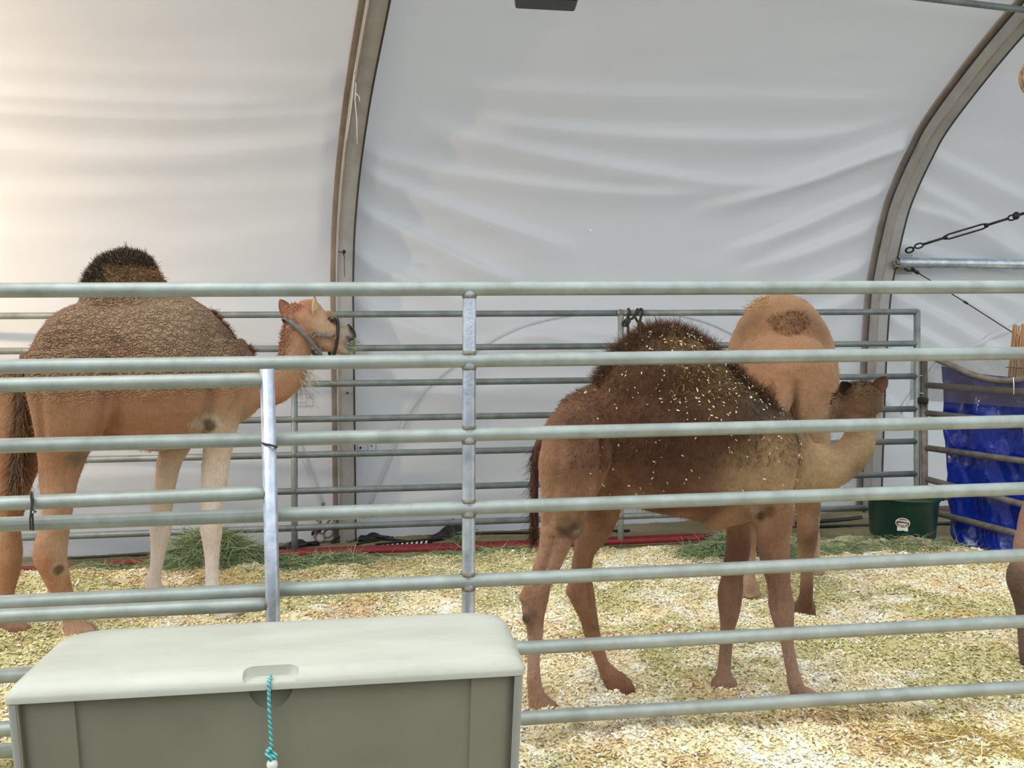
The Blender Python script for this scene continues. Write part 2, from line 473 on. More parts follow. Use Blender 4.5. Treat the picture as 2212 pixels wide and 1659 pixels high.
# ------------------------------------------------------------------ roof tubes, brace, cables
def rope_pts(a, b, sag=0.0, m=12):
    a, b = np.asarray(a, float), np.asarray(b, float)
    return [a + (b - a) * t - np.array([0, 0, sag * 4 * t * (1 - t)]) for t in np.linspace(0, 1, m)]

def z_index(C, z):
    return int(np.argmin(np.abs(C[:, 2] - z)))

i2, i1 = z_index(C2, 3.90), z_index(C1, 3.78)
pa, pb = C2[i2] + N2[i2] * .19, C1[i1] + N1[i1] * .19
r_ = empty('purlin_pipe', (pa + pb) / 2, label='thin steel purlin tube running along the tent roof between the arches', cat='pipe')
o_ = np.array(r_.location)
MB().tube([pa - o_, pb - o_], .022, 12).build('tube', M['galv_dark'], r_)
for q, N_ in ((pa, N2[i2]), (pb, N1[i1])):
    MB().tube([q - N_ * .05 - o_, q + N_ * .03 - o_], .035, 10).build('clamp', M['steel_dark'], r_)

ib = z_index(C2, at(1935, 557, 7.55)[2])
a_ = C2[ib] + N2[ib] * .14 + WAL * .03
b_ = a_ + BAY * .9 + np.array([0, 0, .03])
br = empty('brace_pipe', a_, label='shiny horizontal steel brace pipe bolted to the right arch', cat='pipe')
MB().tube([WAL * .02, b_ - a_], .048, 18).build('tube', M['galv_bright'], br)
MB().box(WAL * .10 + NRM * -.052, WAL * .17, NRM * .005, (0, 0, .088)).build('gusset_plate', M['alu'], br, bevel=.003)
MB().tube([NRM * .02, NRM * .075], .018, 8).build('hook_bolt', M['weld'], br)
MB().tube([NRM * .075 + np.array([-.03, 0, .03]), NRM * .075 + np.array([-.05, 0, 0]), NRM * .075 + np.array([-.02, 0, -.035]), NRM * .075 + np.array([.03, 0, -.03])], .009, 8).build('hook', M['weld'], br)
MB().tube([WAL * .02 + NRM * .0, WAL * .035 + NRM * .0], .056, 14).build('pipe_collar', M['steel_dark'], br)

tb = empty('turnbuckle', at(1952, 542, 7.5), label='dark steel turnbuckle stay running up from the right arch bracket', cat='turnbuckle')
to = np.array(tb.location)
def tp(px, py, Y=7.5): return at(px, py, Y) - to
def ringpts(c, ax, ay, n=12): return [np.asarray(c) + np.asarray(ax) * math.cos(2 * math.pi * k / n) + np.asarray(ay) * math.sin(2 * math.pi * k / n) for k in range(n + 1)]
dirv = tp(2180, 478) - tp(1995, 527); dirv = dirv / np.linalg.norm(dirv); perp = np.array([-dirv[2], 0, dirv[0]])
MB().tube(ringpts(tp(1965, 540), dirv * .035, perp * .022), .009, 6).build('shackle', M['steel_dark'], tb)
MB().tube(ringpts(tp(1985, 531), dirv * .038, perp * .02), .008, 6).build('eye', M['steel_dark'], tb)
MB().tube([tp(1994, 528), tp(2042, 513)], .011, 8).build('rod', M['steel_dark'], tb)
MB().tube([tp(2130, 487), tp(2178, 472)], .011, 8).build('rod', M['steel_dark'], tb)
for s in (-1, 1):
    MB().tube([tp(2042, 513) + perp * .012 * s, tp(2050, 511) + perp * .02 * s, tp(2122, 489.5) + perp * .02 * s, tp(2131, 487) + perp * .012 * s], .008, 8).build('side_bar', M['steel_dark'], tb)
MB().sphere(tp(2042, 513), .02).build('end_nut', M['steel_dark'], tb)
MB().sphere(tp(2131, 487), .02).build('end_nut', M['steel_dark'], tb)
MB().tube(ringpts(tp(2186, 470), dirv * .035, perp * .022), .008, 6).build('eye', M['steel_dark'], tb)
MB().sphere(tp(2195, 466), .03, .03, .035).build('clevis', M['steel_dark'], tb)
MB().tube([tp(2195, 466), tp(2260, 446), tp(2420, 395)], .012, 8).build('cable', M['steel_dark'], tb)

lc = empty('tension_cable', at(1950, 572, 7.5), label='thin steel cable slanting down to the right from the arch bracket', cat='cable')
to = np.array(lc.location)
MB().tube(ringpts(tp(1962, 578), np.array([.035, 0, -.02]), np.array([.012, 0, .024])), .009, 6).build('thimble', M['steel_dark'], lc)
MB().tube([tp(1972, 583), tp(1984, 590)], .016, 8).build('ferrule', M['steel_dark'], lc)
MB().tube([tp(1984, 590), tp(2090, 656), tp(2190, 720), tp(2300, 790)], .005, 6).build('wire_rope', M['wire'], lc)
MB().tube([tp(2082, 651), tp(2090, 656)], .010, 6).build('wire_clip', M['steel_dark'], lc)

tw = empty('loose_twine', C1[z_index(C1, 3.17)] + N1[0] * .16, label='frayed pale twine dangling from the arch behind the camel head', cat='twine')
to = np.array(tw.location)
MB().tube([tp(766, 152, 5.55), tp(769, 185, 5.6), tp(767, 215, 5.65), tp(771, 260, 5.7), tp(772, 312, 5.8)], .004, 5).build('strand', M['white_tie'], tw)
MB().tube([tp(765, 155, 5.55), tp(762, 205, 5.6), tp(755, 260, 5.7), tp(749, 300, 5.8)], .003, 5).build('strand', M['white_tie'], tw)
MB().tube([tp(767, 200, 5.6), tp(774, 207, 5.6), tp(777, 212, 5.6), tp(776, 219, 5.6)], .003, 5).build('strand', M['white_tie'], tw)
hk = empty('arch_hook', at(743, 545, 6.33), label='small dark hook bolt with a cord on the arch above the rail', cat='hook')
to = np.array(hk.location)
MB().sphere(tp(743, 544, 6.33), .014, .014, .016).build('bolt_head', M['steel_dark'], hk)
MB().tube([tp(731, 543, 6.35), tp(741, 546, 6.33), tp(744, 555, 6.33)], .004, 6).build('hook', M['steel_dark'], hk)
MB().tube([tp(744, 553, 6.35), tp(744, 598, 6.38)], .0025, 5).build('cord', M['wire'], hk)

# hanging speaker at the top edge
spY = 4.2
sp = empty('hanging_speaker', at(1180, 20, spY), label='black loudspeaker hanging under the tent roof', cat='speaker')
to = np.array(sp.location)
bl, brr = tp(1114, -6, spY), tp(1247, 1, spY)
tl, tr = tp(1092, -165, spY), tp(1300, -155, spY)
bk = np.array([0, .2, .02])
V = [bl, brr, tr, tl, bl + bk, brr + bk, tr + bk, tl + bk]
MB().add(V, [(0, 1, 2, 3), (5, 4, 7, 6), (4, 0, 3, 7), (1, 5, 6, 2), (3, 2, 6, 7), (4, 5, 1, 0)]).build('cabinet', M['black'], sp, smooth=False, bevel=.008)
inn = [p * 1.0 for p in (tp(1120, -18, spY), tp(1240, -12, spY), tp(1286, -148, spY), tp(1101, -158, spY))]
fo = np.array([0, -.012, 0])
MB().add([p + fo for p in inn] + inn, [(0, 1, 2, 3), (0, 4, 5, 1), (1, 5, 6, 2), (2, 6, 7, 3), (3, 7, 4, 0)]).build('grille', material('speaker_grille', lin(15, 15, 15), .8, bump=.5, bscale=300), sp, smooth=False)
q = tp(1236, -20, spY) + fo * 1.3
MB().box(q, (.003, 0, 0), (0, .001, 0), (0, 0, .008)).build('badge', M['galv_dark'], sp, smooth=False)
topc = (tl + tr) / 2 + bk / 2
MB().tube([topc + np.array([0, .0, .35]), topc + np.array([.45, 2.05, .28])], .016, 10).build('support_arm', M['steel_dark'], sp)
MB().tube([topc + np.array([-.1, 0, 0]), topc + np.array([-.1, 0, .12]), topc + np.array([.1, 0, .12]), topc + np.array([.1, 0, 0])], .01, 8).build('yoke', M['steel_dark'], sp)
MB().tube([topc + np.array([0, 0, .12]), topc + np.array([0, 0, .35])], .008, 8).build('hanger_rod', M['steel_dark'], sp)

# woven disc hanging at the right edge
wb = empty('woven_basket', at(2248, 168, 5.0), label='round woven straw basket hanging at the upper right edge', cat='basket')
M['straw'] = material('straw_weave', lin(170, 140, 100), .8, var=lin(110, 88, 58), vscale=50, bump=.5, bscale=120)
for k in range(7):
    rr = .118 - .015 * k
    MB().tube([np.array([rr * math.cos(t), -.008 * k, rr * math.sin(t)]) for t in np.linspace(0, 2 * math.pi, 33)], .0085, 8, cap=False).build('coil', M['straw'], wb)
MB().tube([np.array([0, 0, .12]), np.array([0, 0, 1.15])], .003, 6).build('cord', M['wire'], wb)

# assumed work lamp on a tripod, unseen outside the left edge of the picture: it gives the warm light on the left cloth
fl = empty('assumed_work_lamp', (-5.0, 3.7, 0), label='assumed halogen work lamp on a tripod beside the pen, left of the camels', cat='lamp')
MB().tube([(0, 0, .45), (0, 0, 2.45)], .018, 10).build('pole', M['steel_dark'], fl)
for k in range(3):
    a = 2.1 * k + .4
    MB().tube([(0, 0, .75), (.42 * math.cos(a), .42 * math.sin(a), 0)], .013, 8).build('leg', M['steel_dark'], fl)
hd = MB(); aim = np.array([.5, .8, .22]); aim /= np.linalg.norm(aim)
sd = np.cross(aim, [0, 0, 1]); sd /= np.linalg.norm(sd); upv = np.cross(sd, aim)
hc = np.array([0, 0, 2.55])
for s in (-1, 1):
    hd.box(hc + sd * .14 * s, sd * .008, aim * .06, upv * .11); hd.box(hc + upv * .11 * s, sd * .14, aim * .06, upv * .008)
hd.box(hc - aim * .06, sd * .14, aim * .008, upv * .11)
hd.build('housing', M['black'], fl, smooth=False)
lm = bpy.data.materials.new('halogen_glow'); lm.use_nodes = True
em = lm.node_tree.nodes.new('ShaderNodeEmission'); em.inputs['Color'].default_value = (1, .72, .42, 1); em.inputs['Strength'].default_value = 20
lm.node_tree.links.new(em.outputs[0], lm.node_tree.nodes['Material Output'].inputs['Surface'])
MB().tube([hc - sd * .09, hc + sd * .09], .012, 8).build('halogen_tube', lm, fl)
ld = bpy.data.lights.new('halogen', 'SPOT'); ld.energy = 300; ld.color = (1, .74, .50); ld.spot_size = math.radians(140); ld.spot_blend = 1.0; ld.shadow_soft_size = .08
lo = bpy.data.objects.new('halogen', ld); COL.objects.link(lo); lo.parent = fl
lo.location = hc + aim * .07
lo.rotation_euler = Vector(aim).to_track_quat('-Z', 'Y').to_euler()

# ------------------------------------------------------------------ fences
FR = (-1.65, 2.76, .126)      # front panel plane
def fpt(px, py, off=0.0):
    p = on_line(px, py, FR[0], FR[1] + off, FR[2]); return p
fp = empty('fence_panel', ground(1012, 1648), label='long seven-rail galvanised front fence panel across the whole view', cat='fence')
to = np.array(fp.location)
YL = [627, 792, 963, 1133, 1302, 1460, 1622]; YR = [620, 763, 910, 1055, 1199, 1342, 1484]
PR = .0243
rail_line = []
for yl, yr in zip(YL, YR):
    a, b = fpt(0, yl), fpt(2212, yr)
    d = b - a
    A, B = a - d * .07, b + d * .07
    rail_line.append((a, b))
    sg = 10
    MB().tube([A + (B - A) * t - to for t in np.linspace(0, 1, sg)], PR, 18).build('rail', M['galv'], fp)
def rail_at(i, px):
    a, b = rail_line[i]
    for _ in range(1):
        lo_, hi_ = -.1, 1.1
        for _ in range(40):
            m = (lo_ + hi_) / 2; p = a + (b - a) * m
            if 1106 + F_PX * p[0] / (p[1] * CP - (p[2] - CAM_H) * SP) < px: lo_ = m
            else: hi_ = m
    return a + (b - a) * lo_
sx = [1014, 1013.5, 1013, 1012.5, 1012, 1011.5, 1011]
for i in range(6):
    p, q = rail_at(i, sx[i]), rail_at(i + 1, sx[i + 1])
    MB().tube([p - to, q - to], .0232, 16, cap=False).build('stay', M['galv_bright'], fp)
p = rail_at(6, 1011); MB().tube([p - to, np.array([p[0], p[1], -.03]) - to], .0232, 16).build('stay', M['galv_bright'], fp)
for i in range(7):
    p = rail_at(i, sx[i]) - to
    for s in ((-1, 1) if i else (-1,)):
        R = []
        for t, rr in ((0.019, .0246), (.024, .0256), (.028, .0250), (.033, .0234)):
            R.append([p + np.array([rr * math.cos(k * math.pi / 9), rr * math.sin(k * math.pi / 9), s * t]) for k in range(18)])
        MB().rings(R if s > 0 else R[::-1]).build('weld', M['weld'], fp)
for e, px in ((0, 'L'), (1, 'R')):
    ps = [(a + (b - a) * (-.065 if e == 0 else 1.065)) for a, b in rail_line]
    MB().tube([ps[0] - to + np.array([0, 0, .02]), ps[-1] - to, np.array([ps[-1][0], ps[-1][1], -.03]) - to], .0243, 16).build('end_post', M['galv'], fp)

# short low panel tied to the front fence on the left
gp = empty('fence_panel', fpt(592, 1640, -.09), label='short galvanised panel with bright end post tied in front of the fence, left', cat='fence')
to = np.array(gp.location)
gpt = lambda px, py: fpt(px, py, -.075) - to
MB().tube([gpt(577, 797), gpt(590, 1340), gpt(598, 1660)], .0235, 18).build('end_post', M['galv_bright'], gp)
for yl, yr in ((832, 820), (1088, 1064), (1331, 1305), (1575, 1546)):
    a, b = gpt(0, yl), gpt(574, yr)
    d = (b - a) / np.linalg.norm(b - a)
    MB().tube([a - d * .35, a, b - d * .05, b - d * .02, b + d * .004], [.0235, .0235, .0235, .0225, .018], 16).build('rail', M['galv'], gp)
    MB().sphere(b + d * .001, .022, .02, .02).build('weld', M['weld'], gp)
pp = [gpt(0, y) - np.array([.33, .04, 0]) for y in (805, 1600)]
MB().tube([pp[0], pp[1]], .0235, 14).build('end_post', M['galv_bright'], gp)

def wire_tie(name, pts, r, label, mat='wire', group=None):
    pts = [np.asarray(p) for p in pts]; c = sum(pts) / len(pts)
    o = MB().tube([p - c for p in pts], r, 6).build(name, M[mat]); o.location = [float(v) for v in c]
    return tag(o, label, 'tie', group)
wire_tie('wire_tie', [fpt(566, 956, -.075) , fpt(568, 958, -.10), fpt(583, 961, -.104), fpt(597, 965, -.10), fpt(598, 966, -.05)], .0035, 'black wire tie around the bright left end post')
wire_tie('wire_tie', [fpt(66, 1145, -.11), fpt(65, 1120, -.11), fpt(69, 1090, -.105), fpt(66, 1066, -.105), fpt(69, 1062, -.1), fpt(72, 1080, -.106), fpt(69, 1100, -.106), fpt(78, 1106, -.106), fpt(70, 1110, -.106), fpt(72, 1146, -.108)], .003, 'thin twisted wire tying two left rails together')

# back panels
BK = (-1.006, 6.085, .129)
def bpt(px, py, off=0.0): return on_line(px, py, BK[0], BK[1] + off, BK[2])
BYL = [682.5, 758.5, 838, 917, 997, 1079, 1163]; BYR = [673.5, 742, 812.5, 883, 953, 1023, 1093]  # at px 0 and 1983
def back_y(i, px): return BYL[i] + (BYR[i] - BYL[i]) * px / 1983.0
def back_panel(x0, x1, stays, posts, label):
    root = empty('fence_panel', ground((x0 + x1) / 2, 1180), label=label, cat='fence')
    to = np.array(root.location)
    for i in range(7):
        MB().tube([bpt(x0, back_y(i, x0)) - to, bpt(x1, back_y(i, x1)) - to], .0232, 14).build('rail', M['galv_dark'], root)
    for x in stays + posts:
        a, b = bpt(x, back_y(0, x) - (4 if x in posts else -5)), bpt(x, back_y(6, x))
        b2 = np.array([b[0], b[1], -.12])
        MB().tube([a - to, b - to, b2 - to], .0225 if x in stays else .025, 14).build('stay' if x in stays else 'end_post', M['galv_dark' if x not in (1341,) else 'galv'], root)
    for x in stays:
        for i in range(7):
            MB().sphere(bpt(x, back_y(i, x)) - to, .029, .029, .029, 10, 6).build('weld', M['side_pipe'], root)
    return root
back_panel(-330, 1330, [636], [-330], 'weathered seven-rail back fence panel behind the left camel')
back_panel(1332, 1981, [1341], [1981], 'weathered seven-rail back fence panel behind the two right camels')

# black rope knotted on the back rail
rp = empty('black_rope', bpt(1365, 685, -.03), label='black rope knotted over the back top rail beside the hump', cat='rope')
to = np.array(rp.location)
def rpp(px, py, off=-.03): return bpt(px, py, off) - to
for pts in ([(1352, 700), (1356, 684), (1357, 668, .0), (1359, 672), (1357, 690), (1353, 697)], [(1348, 694), (1356, 692), (1368, 686), (1375, 672), (1377, 668, 0.0)],
            [(1371, 684), (1376, 676), (1385, 667, 0.0), (1387, 674), (1383, 690), (1380, 704), (1379, 716)], [(1372, 686), (1379, 697), (1385, 705), (1388, 716)],
            [(1346, 702), (1353, 703), (1356, 697)], [(1356, 697), (1357, 715), (1357, 735), (1356, 800), (1357, 870)], [(1347, 694), (1346, 700), (1351, 704), (1357, 700)]):
    P = catmull([rpp(*(q if len(q) == 3 else (*q, -.03))) for q in pts], 14)
    MB().tube(list(P), .0095, 8).build('rope_strand', M['black_rope'], rp)
MB().sphere(rpp(1355, 694, -.035), .026, .02, .024).build('knot', M['black_rope'], rp)
MB().sphere(rpp(1383, 702, -.035), .022, .018, .026).build('knot', M['black_rope'], rp)

# side panel turning towards the viewer at the right
SD = (3.19, 6.60, -.65 / .42)
def spt(px, py, off=0.0): return on_line(px, py, SD[0] + off * .84, SD[1] + off * .54, SD[2])
spn = empty('fence_panel', ground(2100, 1190), label='brown-grey side fence panel in front of the blue tarp', cat='fence')
to = np.array(spn.location)
def sp_(px, py, off=0.0): return spt(px, py, off) - to
MB().tube([sp_(1996, 760), sp_(1997, 1040), sp_(1998, 1130)], .026, 14).build('end_post', M['side_pipe'], spn)
for (xa, ya, xb, yb) in ((1998, 832, 2212, 846), (1998, 892, 2212, 915), (1998, 967, 2212, 996), (1998, 1034, 2212, 1090), (1998, 1102, 2212, 1156)):
    a, b = sp_(xa, ya), sp_(xb, yb)
    MB().tube([a, a + (b - a) * 1.0, a + (b - a) * 1.9], .0235, 14).build('rail', M['side_pipe'], spn)
MB().tube(list(catmull([sp_(x, y, -.03) for x, y in ((1998, 765), (2035, 781), (2070, 796), (2105, 811), (2145, 820), (2180, 822), (2212, 817), (2260, 800), (2330, 775))], 30)), .0225, 14).build('bent_rail', M['side_pipe'], spn)
x_, y_ = sp_(1985, 864, -.03), sp_(2003, 866, -.03)
MB().box((x_ + y_) / 2, (y_ - x_) * .62, np.array([.018, .03, 0]), (0, 0, .022)).build('clamp', M['steel_dark'], spn, bevel=.005)
e0 = sp_(2330, 1100)
MB().tube([np.array([e0[0], e0[1], -.1]) - np.array([0, 0, to[2]]), np.array([e0[0], e0[1], 1.15])], .025, 12).build('end_post', M['side_pipe'], spn)
for i_, pts in enumerate(([(1980, 808), (1990, 812), (1992, 811)], [(1979, 848), (1995, 850)])):
    wire_tie('wire_tie', [spt(*p, -.035) for p in pts], .003, ['upper white wire tie on the corner fence posts', 'lower white wire tie on the corner fence posts'][i_], 'white_tie')
wire_tie('wire_tie', [spt(2189, 815, -.06), spt(2190, 830, -.065), spt(2190, 852, -.06)], .0035, 'pale wire holding the bent rail to the rail below', 'white_tie')

# wire netting over the top of the side panel
V, Fc = [], []
z_hi, z_lo = spt(2100, 772)[2], spt(2040, 868)[2]
nh = .105 * 1.0
L0, L1 = spt(1966, 820, -.028), spt(2300, 820, -.028)
Lh = math.hypot(L1[0] - L0[0], L1[1] - L0[1]); du = np.array([(L1[0] - L0[0]) / Lh, (L1[1] - L0[1]) / Lh, 0])
hN = z_hi - z_lo; st = .013; wv = .0016
nn = np.array([-du[1], du[0], 0])
if nn[1] > 0: nn = -nn
for s in (-1, 1):
    k = -hN
    while k < Lh:
        a0, a1 = (k, k + hN)
        za, zb = (z_lo, z_hi) if s > 0 else (z_hi, z_lo)
        t0 = max(0, -a0 / hN); t1 = min(1, (Lh - a0) / hN)
        if t1 > t0:
            p = np.array([L0[0], L0[1], 0]) + du * (a0 + hN * t0) + np.array([0, 0, za + (zb - za) * t0]) + nn * .002 * s
            q = np.array([L0[0], L0[1], 0]) + du * (a0 + hN * t1) + np.array([0, 0, za + (zb - za) * t1]) + nn * .002 * s
            b = len(V); w = du * wv
            V += [p - w, p + w, q + w, q - w]; Fc.append((b, b + 1, b + 2, b + 3))
        k += st
cN = np.array(V).mean(0)
net = link('wire_netting', np_mesh('wire_netting', np.array(V) - cN, Fc, False), material('netting', lin(104, 98, 90), .6, .3), loc=cN)
tag(net, 'fine diamond wire netting stretched over the top of the side panel', 'netting', kind='stuff')

# blue tarp behind the side panel
nu, nv = 70, 60
T0, T1 = spt(2032, 900, .05), spt(2345, 900, .05)
tx = np.array([T1[0] - T0[0], T1[1] - T0[1], 0]); LT = np.linalg.norm(tx); tx /= LT; tn = np.array([-tx[1], tx[0], 0])
if tn[1] > 0: tn = -tn
U, V = np.meshgrid(np.linspace(0, 1, nu), np.linspace(0, 1, nv), indexing='ij')
zt = 1.44 + .0 * U; zt = spt(2045, 783, .05)[2] - .09 * np.sin(np.pi * np.clip(U * .8 + .1, 0, 1)) ; zb = -.11
Z = zb + (zt - zb) * V
S = U * LT + (1 - U) * (.10 * (1 - V) ** 1.2 - .0 * V) + .012 * np.sin(V * 17) * (1 - U) + (1 - U) * .08 * np.clip((.08 - V) / .08, 0, 1) ** 2
D = .035 * (vnoise(U * 7, V * 5, 0, 2) - .5) + .03 * (vnoise(U * 16 + V * 5, V * 11, 0, 4) - .5) + .012 * (vnoise(U * 40 - V * 16, V * 26, 0, 6) - .5) + .02 * np.sin(U * 21 + V * 3)
D = D - .02 + .05 * np.clip((.1 - V) / .1, 0, 1)
Pt = T0[None, None] * np.array([1, 1, 0]) + S[..., None] * tx + D[..., None] * tn * .8 + Z[..., None] * np.array([0, 0, 1.0])
cT = np.array([*Pt.reshape(-1, 3).mean(0)[:2], zb])
M['tarp'] = material('blue_tarp', lin(14, 48, 158), .22, 0, .5, var=lin(9, 30, 118), vscale=3, bump=.9, bscale=16, coat=.3)
tarp = link('blue_tarp', np_mesh('blue_tarp', Pt.reshape(-1, 3) - cT, grid_faces(nu, nv)), M['tarp'], loc=cT)
sol = tarp.modifiers.new('thickness', 'SOLIDIFY'); sol.thickness = .002
tag(tarp, 'crumpled shiny blue plastic tarp hung behind the side panel', 'tarp')

# reed screen behind the tarp
rs = empty('reed_screen', (*spt(2225, 900, .26)[:2], -.12), label='upright bundle of brown reeds behind the blue tarp at the right edge', cat='reed screen')
M['reed'] = material('reed', lin(176, 132, 84), .7, var=lin(124, 84, 48), vscale=6, stretch=(30, 30, 1), bump=.2)
for k in range(46):
    x = (k % 23) / 22.0 * .42 - .17; yy = (k // 23) * .025 + random.uniform(-.01, .01)
    top = 1.62 + random.uniform(-.07, .06) - (.0 if k else -.1) + (.06 if k in (1,) else 0)
    MB().tube([(x + .05, yy, 0), (x * 1.0 + random.uniform(-.01, .01), yy, .8), (x + .02 + random.uniform(-.012, .012) + .03 * (x < -.1), yy, top)], [.008, .0085, .007], 6).build('reed', M['reed'], rs)
for z in (.6, 1.36):
    MB().tube([(-.2, -.02, z), (0, -.03, z - .01), (.28, -.02, z)], .004, 6).build('binding', M['wire'], rs)

# ------------------------------------------------------------------ green tub
tc_ = np.array([2.86, 6.2, 0.0])
tub = empty('feed_tub', tc_, label='dark green round plastic feed tub with an oval sticker', cat='tub')
n = 48
prof = [(.0, .012), (.205, .012), (.218, .0), (.222, .02), (.238, .27), (.246, .28), (.252, .29), (.252, .315), (.246, .32), (.238, .315), (.236, .29), (.226, .26), (.208, .03), (.0, .025)]
R = [[np.array([r * math.cos(2 * math.pi * k / n), r * math.sin(2 * math.pi * k / n), z]) for k in range(n)] for r, z in prof]
MB().rings(R, False).build('tub_body', M['green_tub'], tub)
MB().tube([np.array([.252 * math.cos(t), .252 * math.sin(t), .302]) for t in np.linspace(0, 2 * math.pi, 49)], .011, 8, cap=False).build('rim', M['green_tub'], tub)
for a in (-.15, math.pi + .15):
    d = np.array([math.cos(a), math.sin(a), 0]); e = np.array([-d[1], d[0], 0])
    MB().tube(list(catmull([d * .25 + e * .06 + np.array([0, 0, .29]), d * .30 + e * .045 + np.array([0, 0, .30]), d * .315 + np.array([0, 0, .295]), d * .30 - e * .045 + np.array([0, 0, .30]), d * .25 - e * .06 + np.array([0, 0, .29])], 14)), .012, 8).build('rope_handle', M['black_rope'], tub)
sa = math.atan2(-1, -.43) - .02
def tub_s(u, z, off=.001):
    a = sa + u / .235; r = .2225 + .0155 * (z - .02) / .25 + off
    return np.array([r * math.cos(a), r * math.sin(a), z])
def decal(name, poly, off, mat):
    c = np.mean(poly, 0); V = [tub_s(*c, off)] + [tub_s(*q, off) for q in poly]
    MB().add(V, [(0, i + 1, (i + 1) % len(poly) + 1) for i in range(len(poly))]).build(name, mat, tub, smooth=False)
zc = .145
ov = lambda a, b, cz, n=28: [(a * math.cos(2 * math.pi * k / n), cz + b * math.sin(2 * math.pi * k / n)) for k in range(n)]
decal('sticker', ov(.049, .037, zc), .0012, material('sticker_rim', lin(228, 224, 200), .5))
decal('sticker_base', [(-.037, .086), (.037, .086), (.035, .12), (-.035, .12)], .0016, M['white'])
decal('sticker_sky', ov(.043, .032, zc), .002, material('sticker_sky', lin(188, 190, 205), .5))
decal('sticker_field', [(.043 * math.cos(t), zc + .032 * math.sin(t)) for t in np.linspace(-math.pi + .1, -.1, 16)], .0024, material('sticker_field', lin(120, 98, 70), .5))
decal('sticker_band', [(-.042, .139), (.042, .137), (.041, .148), (.01, .151), (-.02, .156), (-.041, .153)], .0028, material('sticker_band', lin(66, 42, 40), .5))
decal('sticker_lettering', [(-.032, .136), (.032, .135), (.032, .1425), (-.032, .144)], .0032, material('sticker_letters', lin(232, 214, 204), .5))
decal('sticker_crown', [(-.026, .166), (.026, .166), (.018, .174), (0, .177), (-.018, .174)], .0028, material('sticker_crown', lin(150, 84, 92), .5))
decal('sticker_gold', [(-.033, .117), (.033, .115), (.03, .126), (0, .118), (-.03, .128)], .0028, material('sticker_gold', lin(206, 188, 120), .5))

# ------------------------------------------------------------------ red hoses, cables and loose things along the foot of the wall
def run(name, pts, r, mat, label, cat, group=None):
    P = catmull([np.asarray(p, float) for p in pts], 50); c = P.mean(0)
    o = MB().tube(list(P - c), r, 10).build(name, M[mat]); o.location = [float(v) for v in c]
    return tag(o, label, cat, group)
g = lambda x, y, z=-.10: ground(x, y, z)
run('red_hose', [g(560, 1200, -.07), g(700, 1193, -.07), g(850, 1188, -.07), g(1000, 1183, -.07), g(1150, 1178, -.07), g(1400, 1168, -.07), g(1520, 1162, -.07)], .020, 'red', 'nearer red hose lying along the foot of the tent wall', 'hose')
run('red_hose', [g(580, 1193, -.08), g(720, 1187, -.08), g(870, 1181, -.08), g(1010, 1176, -.08), g(1150, 1171, -.08), g(1400, 1161, -.08), g(1540, 1155, -.08)], .018, 'red', 'farther red hose beside the tent wall, right of the arch foot', 'hose')
run('red_hose', [g(-60, 1234, -.07), g(60, 1229, -.07), g(150, 1224, -.07), g(250, 1218, -.07), g(330, 1212, -.07), g(420, 1206, -.07)], .020, 'red', 'red hose lying behind the hind leg of the left camel', 'hose')
run('black_cable', [g(-60, 1214, -.115), g(100, 1209, -.115), g(300, 1199, -.115), g(470, 1190, -.115)], .009, 'black', 'black cable along the wall foot behind the left camel', 'cable')
run('black_cable', [g(770, 1176), g(830, 1166), g(900, 1170), g(980, 1160), g(1060, 1152), g(1200, 1150), g(1360, 1146)], .011, 'black', 'black cable curling along the wall foot right of the arch', 'cable')
run('black_cable', [g(1700, 1139), g(1790, 1137), g(1880, 1136), g(1960, 1134), g(2060, 1130)], .014, 'black', 'straight black cable on the ground left of the green tub', 'cable')
run('black_cable', [g(1720, 1130), g(1780, 1126), g(1830, 1122), g(1860, 1118)], .018, 'black', 'thick black cable against the wall left of the green tub', 'cable')
hz = empty('striped_strip', g(878, 1176, -.1), label='black rubber strip with white diagonal blocks by the wall foot', cat='strip')
to = np.array(hz.location); a, b = g(820, 1181, -.09) - to, g(925, 1171, -.09) - to
d = (b - a) / np.linalg.norm(b - a); nrm_ = np.array([d[1], -d[0], 0])
Ls = np.linalg.norm(b - a)
MB().box((a + b) / 2, d * (Ls / 2 + .03), nrm_ * .012, (0, 0, .026)).build('strip', M['black'], hz, smooth=False)
for k in range(10):
    c = a + d * (.012 + Ls * k / 10.0) + nrm_ * .0135
    MB().add([c + d * -.010 + np.array([0, 0, -.016]), c + d * .008 + np.array([0, 0, -.016]), c + d * .018 + np.array([0, 0, .016]), c + d * 0 + np.array([0, 0, .016])], [(0, 1, 2, 3)]).build('white_block', M['white'], hz, smooth=False)
